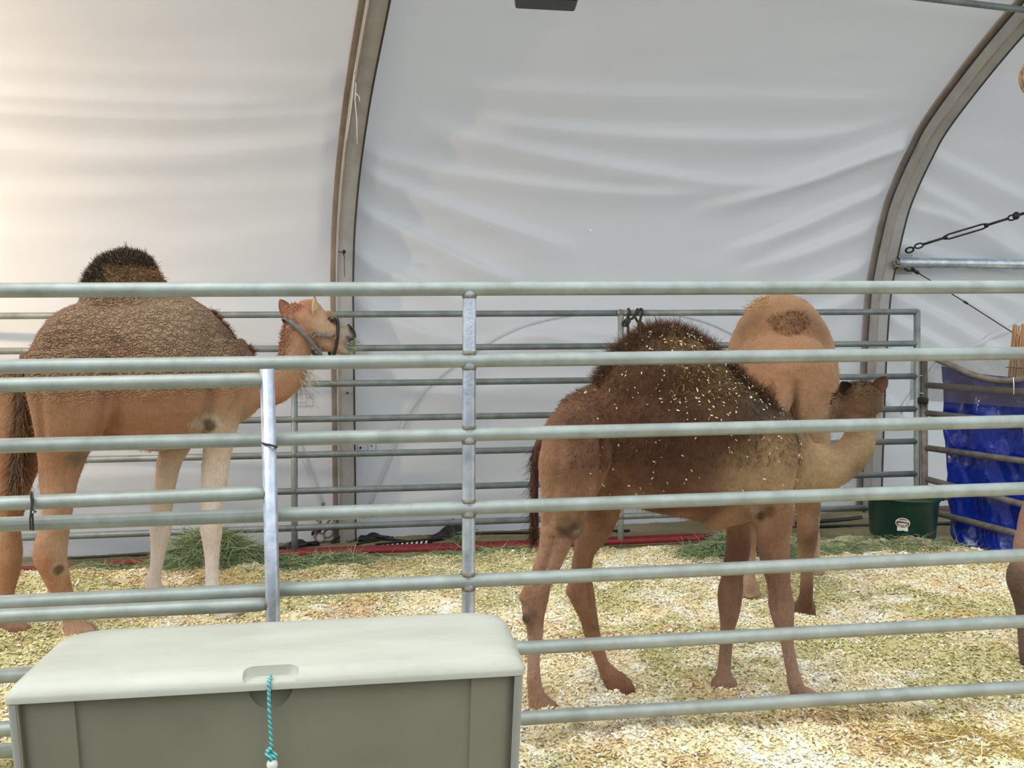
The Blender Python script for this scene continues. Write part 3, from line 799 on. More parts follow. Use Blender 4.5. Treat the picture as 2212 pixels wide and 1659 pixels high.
# ratchet hardware by the arch foot
rt = empty('ratchet_strap', g(705, 1170, -.1), label='rusty ratchet strap hardware heaped at the arch foot', cat='ratchet')
to = np.array(rt.location)
for k in range(7):
    c = np.array([random.uniform(-.12, .08), random.uniform(-.03, .05), .02 + .028 * k * random.uniform(.4, 1)])
    if k % 2: MB().tube(ringpts(c, np.array([.035, .01, random.uniform(-.02, .02)]), np.array([0, .02, .03])), .009, 6).build('link', M['weld'], rt)
    else: MB().box(c, np.array([.035, .0, random.uniform(-.02, .02)]), (0, .02, 0), np.array([random.uniform(-.01, .01), 0, .016])).build('buckle', M['steel_dark'], rt, bevel=.004)
MB().tube([(-.09, 0, .03), (-.04, -.02, .16), (-.02, 0, .3)], .012, 8).build('lever', M['weld'], rt)
for (x0, y0, x1, y1, w, h, lab) in ((745, 1172, 850, 1167, .05, .03, 'dark torn flap of cloth lying right of the arch foot'), (935, 1165, 1030, 1150, .06, .10, 'dark peaked flap under the lifted tent skirt'), (590, 1190, 690, 1178, .05, .025, 'dark flap of cloth lying left of the arch foot')):
    a, b = g(x0, y0, -.11), g(x1, y1, -.11); c = (a + b) / 2; d = (b - a) / np.linalg.norm(b - a); e = np.array([-d[1], d[0], 0]); Lh_ = np.linalg.norm(b - a)
    nu, nv = 24, 10; U, V = np.meshgrid(np.linspace(0, 1, nu), np.linspace(0, 1, nv), indexing='ij')
    z = h * np.exp(-((U - .6) / .22) ** 2) * (.3 + .7 * V) + .025 * vnoise(U * 9, V * 4, 0, int(x0)) + .004
    Pm = (a - c)[None, None] + U[..., None] * d * Lh_ + (V[..., None] - .3) * e * w * 2 + z[..., None] * np.array([0, 0, 1.])
    tag(link('torn_cloth', np_mesh('torn_cloth', Pm.reshape(-1, 3), grid_faces(nu, nv)), M['black'], loc=c), lab, 'cloth')

# ------------------------------------------------------------------ deck box in the foreground
def bool_cut(o, cutters):
    for c in cutters:
        m = o.modifiers.new('cut', 'BOOLEAN'); m.operation = 'DIFFERENCE'; m.object = c; m.solver = 'EXACT'
    dg = bpy.context.evaluated_depsgraph_get()
    me = bpy.data.meshes.new_from_object(o.evaluated_get(dg))
    o.modifiers.clear(); o.data = me
    for c in cutters: bpy.data.objects.remove(c, do_unlink=True)

zl = .62
fl_, fr_ = ground(3, 1513, zl), ground(1137, 1449, zl)
bd = fr_ - fl_; BW = np.linalg.norm(bd); ang = math.atan2(bd[1], bd[0])
mid = (fl_ + fr_) / 2
bx = empty('deck_box', (mid[0], mid[1], -.13), ang, 'taupe plastic deck box with a pale lid in the foreground', 'storage box')
DB = .42; HB = zl + .13          # local: x along width, y back, z up from ground

def rrect(w, d, r, n=8, cx=0, cy=0, rf=None):
    P = []; r0 = r
    for (sx_, sy_, a0) in ((1, 1, 0), (-1, 1, 90), (-1, -1, 180), (1, -1, 270)):
        r = r0 if (sy_ > 0 or rf is None) else rf
        for k in range(n + 1):
            a = math.radians(a0 + 90 * k / n)
            P.append((cx + sx_ * (w / 2 - r) + r * math.cos(a), cy + sy_ * (d / 2 - r) + r * math.sin(a)))
    return P
lw, ld_ = BW, DB
R = []
for (z, ins, rad) in ((HB - .012, .012, .05), (HB - .012, 0, .06), (HB, 0, .06), (HB + .006, .002, .06), (HB + .022, .014, .06), (HB + .030, .032, .07), (HB + .034, .06, .08), (HB + .036, .12, .06)):
    R.append([np.array([x, y, z]) for x, y in rrect(lw - 2 * ins, ld_ - 2 * ins, rad + .03, 8, 0, ld_ / 2, rad * .4)])
lid = MB().rings(R).build('lid', M['lid'], bx)
cut = MB(); cw = .15
cut.rings([[np.array([x, y, z]) for x, y in rrect(cw - .03 * (1 - t), .095, .03, 6, -.012, .0)] for z, t in ((HB + .006, 0), (HB + .012, .4), (HB + .08, 1))])
cobj = cut.build('cutter', None)
cobj.parent = bx
bool_cut(lid, [cobj])
for p in lid.data.polygons: p.use_smooth = True
lid.modifiers.new('split', 'EDGE_SPLIT').split_angle = math.radians(32)

body = MB()
wt, wb_ = BW - .016, BW - .07
body.rings([[np.array([x, y, z]) for x, y in rrect(w, d, .05, 8, 0, DB / 2)] for z, w, d in ((0.0, wb_, DB - .10), (HB - .012, wt, DB - .03))])
bo = body.build('body', M['box'], bx)
fy = .015                       # front face y near the top
cup = MB(); cup.sphere((-.014, fy + .012, HB - .005), .056, .035, .066, 24, 14)
cobj = cup.build('cutter', None); cobj.parent = bx
pan = MB(); pan.add([(-.455, -.05, .12), (.475, -.05, .12), (.49, -.05, HB + .02), (-.475, -.05, HB + .02), (-.455, .052 , .12), (.475, .052, .12), (.49, .0225, HB + .02), (-.475, .0225, HB + .02)], [(0, 1, 2, 3), (5, 4, 7, 6), (4, 0, 3, 7), (1, 5, 6, 2), (3, 2, 6, 7), (4, 5, 1, 0)])
pobj = pan.build('cutter', None, smooth=False); pobj.parent = bx
bpy.context.view_layer.update()
bool_cut(bo, [pobj, cobj])
for p in bo.data.polygons: p.use_smooth = True
bo.modifiers.new('split', 'EDGE_SPLIT').split_angle = math.radians(25)
# rounded corner posts of the box, paler grey painting the light on their edges
for s in (-1, 1):
    Rr = []
    for z, w in ((.0, wb_), (HB - .014, wt)):
        cx = s * (w / 2 - .022); yy = .024 + (.035 * (1 - z / HB))
        Rr.append([np.array([cx + s * .025 * math.cos(t) , yy - .025 * math.sin(t), z]) for t in np.linspace(-.15, math.pi / 2, 9)] + [np.array([cx - s * .0, yy - .02, z])])
    MB().rings(Rr if s < 0 else [r[::-1] for r in Rr]).build('corner_post', M['box_edge_lit'], bx, smooth=False)
# a hollow cup liner and the pull cord
rpc = empty('pull_rope', (mid[0] - .030 * math.cos(ang), mid[1] - .030 * math.sin(ang), 0), ang, 'turquoise braided pull rope with a knot hanging from the box lid', 'rope')
rm = bpy.data.materials.new('braided_rope'); rm.use_nodes = True
N_, L_ = rm.node_tree.nodes, rm.node_tree.links
tcx = N_.new('ShaderNodeTexCoord'); wv_ = N_.new('ShaderNodeTexWave'); wv_.wave_type = 'BANDS'; wv_.bands_direction = 'DIAGONAL'; wv_.inputs['Scale'].default_value = 46; wv_.inputs['Distortion'].default_value = 3.0
vr = N_.new('ShaderNodeValToRGB'); vr.color_ramp.interpolation = 'CONSTANT'
els = vr.color_ramp.elements
els[0].color = (*lin(36, 150, 145), 1); els[1].position = .55; els[1].color = (*lin(70, 196, 186), 1)
e = els.new(.78); e.color = (*lin(28, 84, 150), 1)
e = els.new(.9); e.color = (*lin(206, 205, 200), 1)
L_.new(tcx.outputs['Object'], wv_.inputs['Vector']); L_.new(wv_.outputs['Fac'], vr.inputs['Fac']); L_.new(vr.outputs['Color'], N_['Principled BSDF'].inputs['Base Color'])
N_['Principled BSDF'].inputs['Roughness'].default_value = .7
zr = zl
MB().tube(list(catmull([(.016, .03, zr + .012), (.016, .006, zr + .012), (.016, -.004, zr + .002), (.0165, -.008, zr - .05), (.019, -.008, zr - .12), (.021, -.009, zr - .158)], 24)), .0044, 10).build('cord', rm, rpc)
kp = [(.021, -.009, zr - .155), (.012, -.014, zr - .160), (.012, -.018, zr - .170), (.024, -.017, zr - .174), (.031, -.010, zr - .178), (.022, -.004, zr - .17), (.016, -.009, zr - .176), (.022, -.018, zr - .184)]
MB().tube(list(catmull(kp, 32)), .0055, 10).build('knot', rm, rpc)
MB().sphere((.022, -.012, zr - .196), .014, .012, .016).build('frayed_end', M['white_tie'], rpc)
for k in range(14):
    a = random.uniform(0, 6.28); q = np.array([.022, -.012, zr - .2])
    MB().tube([q, q + np.array([.008 * math.cos(a), .007 * math.sin(a), -.014]), q + np.array([.012 * math.cos(a), .01 * math.sin(a), -.03])], .0022, 5).build('frayed_strand', M['white_tie'], rpc)

# ------------------------------------------------------------------ bedding of wood shavings
def bed_h(x, y):
    h = .060 * (vnoise(x * 1.7, y * 2.2, 0, 11) - .5) + .080 * (vnoise(x * 3.6, y * 4.2, 0, 12) - .5) + .045 * (vnoise(x * 9, y * 10, 0, 13) - .5) + .024 * (vnoise(x * 21, y * 23, 0, 17) - .5) + .010 * (vnoise(x * 38, y * 38, 0, 14) - .5)
    edge = (BK[1] - .12 + BK[2] * (x - BK[0])) + .16 * (vnoise(x * 1.5, 3, 0, 15) - .4) - y
    side = (SD[0] - .30 + (SD[1] - y) * .646) - x + .1 * (vnoise(y * 3, 7, 0, 16) - .5)
    edge = np.minimum(edge, side)
    wide = np.clip((1.8 - x) / .5, 0, 1)
    f = np.clip(edge / (.35 + .35 * wide) + .25 - .12 * wide, 0, 1); f = f * f * (3 - 2 * f)
    return (h + .005) * (.2 + .8 * f) - .115 * (1 - f)

C_CREAM, C_PALE, C_OLIVE, C_BROWN, C_DARK, C_WHITE = (np.array(lin(*c)) for c in ((244, 228, 184), (252, 244, 220), (204, 194, 134), (214, 178, 128), (140, 114, 78), (255, 252, 240)))
def bed_col(x, y, r):
    a = np.clip((vnoise(x * 1.6 + y * .5, y * 2.9, 0, 21) - .42) * 3.0 + (vnoise(x * 6, y * 8, 0, 23) - .5) * 2.4, 0, 1)[:, None]
    b = np.clip((vnoise(x * 2.3, y * 4.4, 0, 22) - .62) * 4 + (vnoise(x * 9, y * 11, 0, 24) - .5) * 2.0, 0, 1)[:, None]
    hi = np.clip((vnoise(x * 11, y * 13, 0, 25) - .45) * 3, 0, 1)[:, None]
    c = C_CREAM * (1 - hi) + C_PALE * hi
    c = c * (1 - .85 * a) + C_OLIVE * .85 * a
    c = c * (1 - .6 * b) + C_BROWN * .6 * b
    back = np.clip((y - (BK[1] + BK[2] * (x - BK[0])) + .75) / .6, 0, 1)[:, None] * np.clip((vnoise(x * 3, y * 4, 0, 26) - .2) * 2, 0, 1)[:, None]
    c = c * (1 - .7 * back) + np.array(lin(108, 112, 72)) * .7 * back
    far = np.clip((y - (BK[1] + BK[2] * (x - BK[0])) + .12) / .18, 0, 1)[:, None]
    c = c * (1 - .85 * far) + np.array(lin(112, 104, 78)) * .85 * far  # bare-ground tone past the fence, with shade at the wall foot painted in
    return c * (.88 + .24 * r[:, None])

nx, ny = 620, 420
xs, ys = np.linspace(-5.2, 5.4, nx), np.linspace(1.9, 7.6, ny)
X, Y = np.meshgrid(xs, ys, indexing='ij'); X, Y = X.ravel(), Y.ravel()
keep_wall = Y < 6.55 + .25 * (X + 1.374) - .02
Zb = np.where(keep_wall, bed_h(X, Y), -.16)
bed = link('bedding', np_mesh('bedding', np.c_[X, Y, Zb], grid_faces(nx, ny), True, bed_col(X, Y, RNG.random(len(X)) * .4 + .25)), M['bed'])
tag(bed, 'cream and olive wood-shaving bedding covering the pen floor', 'bedding', kind='stuff')

def flakes(n, x0, x1, y0, y1, smin, smax, pw):
    y = y0 + (y1 - y0) * RNG.random(n) ** pw
    x = (RNG.random(n) * (x1 - x0) + x0) * (.35 + .65 * y / y1)
    h = bed_h(x, y)
    ok = h > -.09
    x, y, h = x[ok], y[ok], h[ok]; n = len(x)
    L_ = RNG.uniform(smin, smax, n); W_ = L_ * RNG.uniform(.35, .8, n)
    yaw = RNG.uniform(0, 6.283, n); tilt = RNG.normal(0, .40, n); roll = RNG.normal(0, .36, n); bend = RNG.uniform(-.3, .9, n)
    lx = np.stack([-L_, -L_, 0 * L_, 0 * L_, L_, L_], 1) / 2; ly = np.stack([-W_, W_, -W_, W_, -W_, W_], 1) / 2
    lz = np.stack([0 * L_, 0 * L_, bend * L_ * .35, bend * L_ * .35, 0 * L_, 0 * L_], 1)
    ct, st_ = np.cos(tilt)[:, None], np.sin(tilt)[:, None]; lx, lz = lx * ct - lz * st_, lx * st_ + lz * ct
    cr_, sr = np.cos(roll)[:, None], np.sin(roll)[:, None]; ly, lz = ly * cr_ - lz * sr, ly * sr + lz * cr_
    cy, sy = np.cos(yaw)[:, None], np.sin(yaw)[:, None]; lx, ly = lx * cy - ly * sy, lx * sy + ly * cy
    V = np.stack([lx + x[:, None], ly + y[:, None], lz + (h + RNG.uniform(0, .008, n))[:, None]], -1).reshape(-1, 3)
    b = np.arange(n)[:, None] * 6
    Fc = np.concatenate([b + np.array([0, 2, 3, 1]), b + np.array([2, 4, 5, 3])])
    r = RNG.random(n)
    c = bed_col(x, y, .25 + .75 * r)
    w = (RNG.random(n) < .10)[:, None]; c = np.where(w, C_WHITE * .95, c)
    dk = (RNG.random(n) < .025)[:, None]; c = np.where(dk, C_DARK, c)
    return np_mesh('wood_shavings', V, Fc, False, np.repeat(c, 6, 0))
o = link('wood_shavings', flakes(220000, -3.6, 4.0, 2.55, 6.0, .007, .019, 1.25), M['chip'])
tag(o, 'loose curled wood shavings scattered over the bedding', 'shavings', kind='stuff')

def strands(n, P, D, L0, L1, w, cols, droop=.3, seed=0, segs=3):
    """thin blades: start points P, directions D"""
    rg = np.random.default_rng(seed)
    L_ = rg.uniform(L0, L1, n)[:, None]
    D = D / (np.linalg.norm(D, axis=1)[:, None] + 1e-9)
    S = np.cross(D, rg.normal(size=(n, 3))); S /= (np.linalg.norm(S, axis=1)[:, None] + 1e-9)
    K = rg.normal(size=(n, 3)) * .25
    rows = []
    for k in range(segs + 1):
        t = k / segs
        c = P + D * L_ * t + K * L_ * t * t - np.array([0, 0, 1.]) * (droop * L_ * t * t)
        ww = w * (1 - .75 * t)
        rows.append(np.stack([c - S * ww, c + S * ww], 1))
    V = np.stack(rows, 1).reshape(n, -1, 3)
    m = 2 * (segs + 1); b = np.arange(n)[:, None] * m
    Fc = np.concatenate([b + np.array([2 * k, 2 * k + 1, 2 * k + 3, 2 * k + 2]) for k in range(segs)])
    cols = np.asarray(cols); ci = cols[rg.integers(0, len(cols), n)] * rg.uniform(.7, 1.2, (n, 1))
    return V.reshape(-1, 3), Fc, np.repeat(ci, m, 0)

HAYG = [lin(*c) for c in ((146, 166, 126), (122, 144, 102), (164, 176, 134), (112, 132, 92), (176, 178, 136), (134, 150, 104))]
HAYY = [lin(*c) for c in ((214, 190, 124), (190, 162, 96), (228, 208, 150), (168, 138, 84))]
def hay_pile(c, rx, ry, h, n, label, cols, L0=.06, L1=.16, seed=1, flat=False):
    rg = np.random.default_rng(seed)
    a = rg.uniform(0, 6.283, n); r = np.sqrt(rg.random(n)) * (1 + .12 * rg.normal(size=n))
    x, y = rx * r * np.cos(a), ry * r * np.sin(a)
    prof = h * np.clip(1 - r ** 1.6, 0, 1) * (.75 + .5 * vnoise(x * 6 + 9, y * 6, 0, seed))
    z = prof + bed_h(c[0] + x, c[1] + y) + rg.uniform(-.03, .012, n)
    P = np.c_[x, y, z]
    D = np.c_[rg.normal(size=n), rg.normal(size=n), rg.normal(size=n) * (.15 if flat else .4)]
    V, Fc, cl = strands(n, P, D, L0, L1, .0024, cols, .25, seed)
    # a core mound under the loose strands
    nu, nv = 30, 12
    A, Rr = np.meshgrid(np.linspace(0, 2 * math.pi, nu), np.linspace(0, 1, nv), indexing='ij')
    mx, my = rx * Rr * np.cos(A), ry * Rr * np.sin(A)
    mz = h * np.clip(1 - Rr ** 1.6, 0, 1) * (.7 + .45 * vnoise(mx * 6 + 9, my * 6, 0, seed)) + bed_h(c[0] + mx, c[1] + my) - .02
    V2 = np.stack([mx, my, mz], -1).reshape(-1, 3); F2 = grid_faces(nu, nv) + len(V)
    colm = np.tile(np.array(cols[-1 if len(cols) < 4 else 3]) * .8, (len(V2), 1))
    o = link('hay_pile', np_mesh('hay_pile', np.r_[V, V2], np.r_[Fc, F2], False, np.r_[cl, colm]), M['hay'], loc=(c[0], c[1], 0))
    return tag(o, label, 'hay', kind='stuff')
hay_pile((-1.96, 5.52), .40, .28, .26, 6500, 'heap of green hay behind the forelegs of the left camel', HAYG, seed=1)
hay_pile((-1.35, 5.62), .55, .22, .05, 3000, 'thin spread of green hay right of the big hay heap', HAYG, seed=2, flat=True)
hay_pile((-2.75, 5.55), .5, .16, .03, 1200, 'thin green hay strewn along the wall foot at the far left', HAYG, seed=3, flat=True)
hay_pile((-.35, 5.82), .9, .12, .03, 1700, 'sparse green hay strewn along the back fence foot in the middle', HAYG, seed=8, flat=True)
hay_pile((1.52, 5.75), .42, .22, .10, 2600, 'green hay lump on the ground behind the brown camel', HAYG, seed=4)
hay_pile((2.5, 5.95), .85, .3, .02, 4200, 'green hay spread around the feed tub', HAYG, seed=5, flat=True)
hay_pile((-.36, 6.3), .13, .08, .09, 500, 'small green hay tuft against the lifted tent skirt', HAYG, seed=6)
hay_pile((1.72, 2.99), .42, .10, .012, 900, 'yellow straw stalks lying on the bedding at the lower right', HAYY, .10, .3, seed=7, flat=True)
hay_pile((1.1, 3.35), .9, .4, .0, 70, 'few loose straw stalks in front of the brown camel', HAYY, .08, .2, seed=9, flat=True)

# ------------------------------------------------------------------ camels
def camel_coat(name, wool_bump=0.0, noise=.35, nscale=9.0, shag=.5):
    m = bpy.data.materials.new(name); m.use_nodes = True
    N, L = m.node_tree.nodes, m.node_tree.links
    b = N['Principled BSDF']; b.inputs['Roughness'].default_value = .82; b.inputs['Specular IOR Level'].default_value = .15
    b.inputs['Sheen Weight'].default_value = .12; b.inputs['Sheen Roughness'].default_value = .5
    b.inputs['Sheen Tint'].default_value = (1, .85, .7, 1)
    tc = N.new('ShaderNodeTexCoord')
    a = N.new('ShaderNodeAttribute'); a.attribute_name = 'coat'
    wl = N.new('ShaderNodeAttribute'); wl.attribute_name = 'wool'
    n = N.new('ShaderNodeTexNoise'); n.inputs['Scale'].default_value = nscale; n.inputs['Detail'].default_value = 8; n.inputs['Roughness'].default_value = .65
    L.new(tc.outputs['Object'], n.inputs['Vector'])
    r = N.new('ShaderNodeMapRange'); r.inputs['From Min'].default_value = .3; r.inputs['From Max'].default_value = .7; r.inputs['To Max'].default_value = noise
    L.new(n.outputs['Fac'], r.inputs['Value'])
    mx = N.new('ShaderNodeMix'); mx.data_type = 'RGBA'; mx.blend_type = 'MULTIPLY'
    L.new(r.outputs['Result'], mx.inputs['Factor']); L.new(a.outputs['Color'], mx.inputs[6]); mx.inputs[7].default_value = (.45, .40, .36, 1)
    # fine hair streaks
    mp = N.new('ShaderNodeMapping'); mp.inputs['Scale'].default_value = (60, 60, 22); L.new(tc.outputs['Object'], mp.inputs['Vector'])
    n3 = N.new('ShaderNodeTexNoise'); n3.inputs['Scale'].default_value = 2.2; n3.inputs['Detail'].default_value = 4; L.new(mp.outputs['Vector'], n3.inputs['Vector'])
    mx2 = N.new('ShaderNodeMix'); mx2.data_type = 'RGBA'; mx2.blend_type = 'OVERLAY'; mx2.inputs['Factor'].default_value = .28
    L.new(mx.outputs[2], mx2.inputs[6]); L.new(n3.outputs['Fac'], mx2.inputs[7])
    L.new(mx2.outputs[2], b.inputs['Base Color'])
    # short wavy wool: distorted bands
    wv = N.new('ShaderNodeTexWave'); wv.wave_type = 'BANDS'; wv.bands_direction = 'Z'; wv.inputs['Scale'].default_value = 20; wv.inputs['Distortion'].default_value = 14; wv.inputs['Detail'].default_value = 2.5; wv.inputs['Detail Scale'].default_value = 1.6
    L.new(tc.outputs['Object'], wv.inputs['Vector'])
    mul = N.new('ShaderNodeMath'); mul.operation = 'MULTIPLY'; L.new(wv.outputs['Fac'], mul.inputs[0]); L.new(wl.outputs['Fac'], mul.inputs[1])
    bp = N.new('ShaderNodeBump'); bp.inputs['Strength'].default_value = 1.0; bp.inputs['Distance'].default_value = wool_bump
    L.new(mul.outputs[0], bp.inputs['Height'])
    n2 = N.new('ShaderNodeTexNoise'); n2.inputs['Scale'].default_value = 42; n2.inputs['Detail'].default_value = 6; L.new(tc.outputs['Object'], n2.inputs['Vector'])
    bp2 = N.new('ShaderNodeBump'); bp2.inputs['Strength'].default_value = shag; bp2.inputs['Distance'].default_value = .008
    L.new(n2.outputs['Fac'], bp2.inputs['Height']); L.new(bp.outputs['Normal'], bp2.inputs['Normal'])
    L.new(bp2.outputs['Normal'], b.inputs['Normal'])
    return m

M['hair'] = material('hair', (1, 1, 1), .8, 0, .2, attr='coat')
M['eye'] = material('eye', lin(14, 9, 7), .08, 0, .8)
M['lash'] = material('eyelid', lin(40, 28, 22), .7)
M['halter'] = material('halter_strap', lin(122, 120, 114), .75, var=lin(92, 90, 86), vscale=60, bump=.3, bscale=200)
M['halter_dark'] = material('halter_dark_strap', lin(46, 40, 36), .75)
M['brass'] = material('halter_ring', lin(150, 128, 92), .35, .7)

class Camel:
    def __init__(s, label, O, a, voxel, k=1.0):
        s.O = np.array(O, float); s.a = a; s.k = k; s.voxel = voxel
        s.h = np.array([math.cos(a), math.sin(a)]); s.nl = np.array([-math.sin(a), math.cos(a)])
        s.root = empty('camel', (O[0], O[1], 0), a, label, 'camel')
        s.mb = MB(); s.paint = []; s.spots = []; s.tone = 1.0; s.grey = .07
    def loc(s, px, py, lat=0.0):
        """spot of the photograph to (forward, height) on the camel's own upright plane, lat metres to its left"""
        d = ray(px, py); o = s.O + lat * s.nl
        t, q = np.linalg.solve(np.array([[d[0], -s.h[0]], [d[1], -s.h[1]]]), o)
        return np.array([q, lat, CAM_H + t * d[2]])
    def spot(s, px, py, lat, r, c, soft=.3):
        q = s.loc(px, py, lat); s.spots.append((q[0], q[2], lat, r, c, soft))
    def ring(s, c, A, B, n=24, e=2.0):
        out = []
        for k in range(n):
            t = 2 * math.pi * k / n; ca, sa_ = math.cos(t), math.sin(t)
            out.append(c + A * (abs(ca) ** (2 / e)) * np.sign(ca) + B * (abs(sa_) ** (2 / e)) * np.sign(sa_))
        return out
    def slices(s, st, e=2.2, n=28):
        """st rows: s, ztop, zbot, halfwidth [, lateral centre]"""
        P = catmull(st, len(st) * 4)
        R = [s.ring(np.array([p[0], 0, (p[1] + p[2]) / 2]), np.array([0, max(p[3], .012), 0]), np.array([0, 0, max((p[1] - p[2]) / 2, .012)]), n, e) for p in P]
        s.mb.rings(R)
    def limb(s, st, n=20, sub=4, e=2.0):
        """st rows: x, y, z, r in plane, r across"""
        P = catmull(st, len(st) * sub)
        R = []
        for i, p in enumerate(P):
            T = P[min(i + 1, len(P) - 1), :3] - P[max(i - 1, 0), :3]; T /= np.linalg.norm(T) + 1e-9
            Lt = np.array([0, 1., 0]); Lt = Lt - T * T.dot(Lt)
            if np.linalg.norm(Lt) < .2: Lt = np.array([1., 0, 0]); Lt = Lt - T * T.dot(Lt)
            Lt /= np.linalg.norm(Lt)
            Up = np.cross(T, Lt)
            R.append(s.ring(p[:3], Up * max(p[3], .006), Lt * max(p[4], .006), n, e))
        s.mb.rings(R)
    def leg(s, pts, lat, foot=1.0, toe=0.0):
        """pts: rows x, z, r, r across; the last row is the fetlock"""
        st = [(p[0], lat * (p[4] if len(p) > 4 else 1), p[1], p[2], p[3]) for p in pts]
        s.limb(st)
        x, z = pts[-1][0], pts[-1][1]; f = foot; y = lat
        s.limb([(x - .004, y, max(z, .10 * f) + .02, .034 * f, .034 * f), (x + .012 * f + toe * .3, y, .085 * f, .046 * f, .042 * f), (x + .028 * f + toe * .6, y, .055 * f, .060 * f, .052 * f), (x + .036 * f + toe, y, .022 * f, .072 * f, .062 * f), (x + .038 * f + toe, y, -.012, .074 * f, .064 * f)], sub=3)
        for q in (-1, 1):
            s.limb([(x + .04 * f + toe, y + q * .028 * f, .050 * f, .03 * f, .03 * f), (x + .085 * f + toe, y + q * .031 * f, .032 * f, .032 * f, .032 * f), (x + .118 * f + toe, y + q * .031 * f, .014 * f, .016 * f, .024 * f)], sub=3)
        s.paint.append(('toe', x + toe + .11 * f, y, f))
    def finish(s, anchors, mat, smooth=7, wool=None, lumps=.006):
        me = s.mb.mesh('body')
        o = link('body', me, mat, s.root)
        r = o.modifiers.new('remesh', 'REMESH'); r.mode = 'VOXEL'; r.voxel_size = s.voxel
        sm = o.modifiers.new('smooth', 'SMOOTH'); sm.factor = .5; sm.iterations = smooth
        dg = bpy.context.evaluated_depsgraph_get()
        me2 = bpy.data.meshes.new_from_object(o.evaluated_get(dg))
        o.modifiers.clear(); o.data = me2; me2.name = 'camel_body'
        if not me2.materials: me2.materials.append(mat)
        me2.polygons.foreach_set('use_smooth', np.ones(len(me2.polygons), bool))
        n = len(me2.vertices)
        V = np.empty(n * 3, np.float32); me2.vertices.foreach_get('co', V); V = V.reshape(-1, 3).astype(float)
        Nn = np.empty(n * 3, np.float32); me2.vertices.foreach_get('normal', Nn); Nn = Nn.reshape(-1, 3).astype(float)
        body = np.clip((V[:, 2] / s.k - .5) / .3, 0, 1)
        V = V + Nn * (lumps * body * (vnoise(V[:, 0] * 9, V[:, 1] * 9, V[:, 2] * 9, 31) - .5) * 2)[:, None]
        V = V + Nn * (.004 * (vnoise(V[:, 0] * 26, V[:, 1] * 26, V[:, 2] * 14, 32) - .5) * 2)[:, None]
        me2.vertices.foreach_set('co', V.astype(np.float32).ravel()); me2.update()
        # coat colours: blend of anchors (x, z, sigma, colour[, side])
        q = V.copy()
        q[:, 0] += .05 * (vnoise(V[:, 0] * 5, V[:, 1] * 5, V[:, 2] * 5, 41) - .5); q[:, 2] += .07 * (vnoise(V[:, 0] * 5, V[:, 1] * 5, V[:, 2] * 5, 42) - .5)
        num = np.zeros((n, 3)); den = np.zeros(n) + 1e-6
        for an in anchors:
            x, z, sg, c = an[:4]
            w = np.exp(-((q[:, 0] - x) ** 2 + (q[:, 2] - z) ** 2) / (2 * sg * sg)) * (an[4] if len(an) > 4 else 1)
            if len(an) > 5: w = w * np.clip(.5 + an[5] * V[:, 1] / .04, 0, 1)
            cc = np.array(lin(*c)); cc = (cc * (.82 - s.grey) + cc.mean() * s.grey) * s.tone
            num += w[:, None] * cc; den += w
        colr = num / den[:, None]
        for (tp_, x, y, f) in s.paint:
            dd = ((V[:, 0] - x) / (.05 * f)) ** 2 + ((V[:, 1] - y) / (.07 * f)) ** 2 + (V[:, 2] / (.035 * f)) ** 2
            w = np.exp(-dd)[:, None] * .75; colr = colr * (1 - w) + np.array(lin(62, 46, 38)) * w
        for (x, z, lat, rr, c, soft) in s.spots:      # bare callus pads and dark patches with an edge of their own
            dd = np.sqrt((V[:, 0] - x) ** 2 + ((V[:, 2] - z) * .9) ** 2) / rr * (.55 + .9 * vnoise(V[:, 0] * 34, V[:, 1] * 34, V[:, 2] * 24, 44))
            w = np.clip((1.1 - dd) / soft, 0, 1) * np.clip(.5 + np.sign(lat) * (V[:, 1] - lat * .4) / .03, 0, 1)
            colr = colr * (1 - w[:, None]) + np.array(lin(*c)) * .85 * w[:, None] * .85 + colr * w[:, None] * .15
        set_col(me2, colr)
        wa = me2.attributes.new('wool', 'FLOAT', 'POINT')
        wa.data.foreach_set('value', (wool(V) if wool else np.zeros(n)).astype(np.float32))
        s.V, s.N, s.C, s.body = V, Nn, colr, o
        return o
    def fur(s, n, L0, L1, w, seed, comb=(-.35, 0, -.75)):
        """short coat hairs over the whole body, each in the colour of the coat beneath it"""
        rg = np.random.default_rng(seed)
        i = rg.integers(0, len(s.V), n)
        D = s.N[i] * .75 + np.array(comb) + rg.normal(size=(n, 3)) * .3
        V, Fc, cl = strands(n, s.V[i] - s.N[i] * .002 + rg.normal(size=(n, 3)) * .004, D, L0, L1, w, [(1, 1, 1)], .1, seed, 2)
        c = np.repeat(s.C[i] * rg.uniform(.72, 1.22, (n, 1)), 6, 0)
        o = link('short_coat', np_mesh('short_coat', V, Fc, False, c), M['hair'], s.root); o['kind'] = 'stuff'
        return o
    def carve(s, lines):
        """creases (negative) and ridges drawn as polylines on the side of the animal"""
        for pts, amp, wid, side in lines:
            P = catmull([s.loc(px, py, side * .2)[[0, 2]] for px, py in pts], 30) if len(pts) > 1 else np.array([s.loc(*pts[0], side * .2)[[0, 2]]])
            d = np.sqrt(((s.V[:, None, [0, 2]] - P[None]) ** 2).sum(-1).min(1))
            g = np.exp(-(d / wid) ** 2) * amp * np.clip(side * s.V[:, 1] / .03, 0, 1) * np.clip(np.abs(s.N[:, 1]) * 1.6, 0, 1)
            s.V = s.V + s.N * g[:, None]
        me = s.body.data
        me.vertices.foreach_set('co', s.V.astype(np.float32).ravel()); me.update()
        Nn = np.empty(len(s.V) * 3, np.float32); me.vertices.foreach_get('normal', Nn); s.N = Nn.reshape(-1, 3).astype(float)
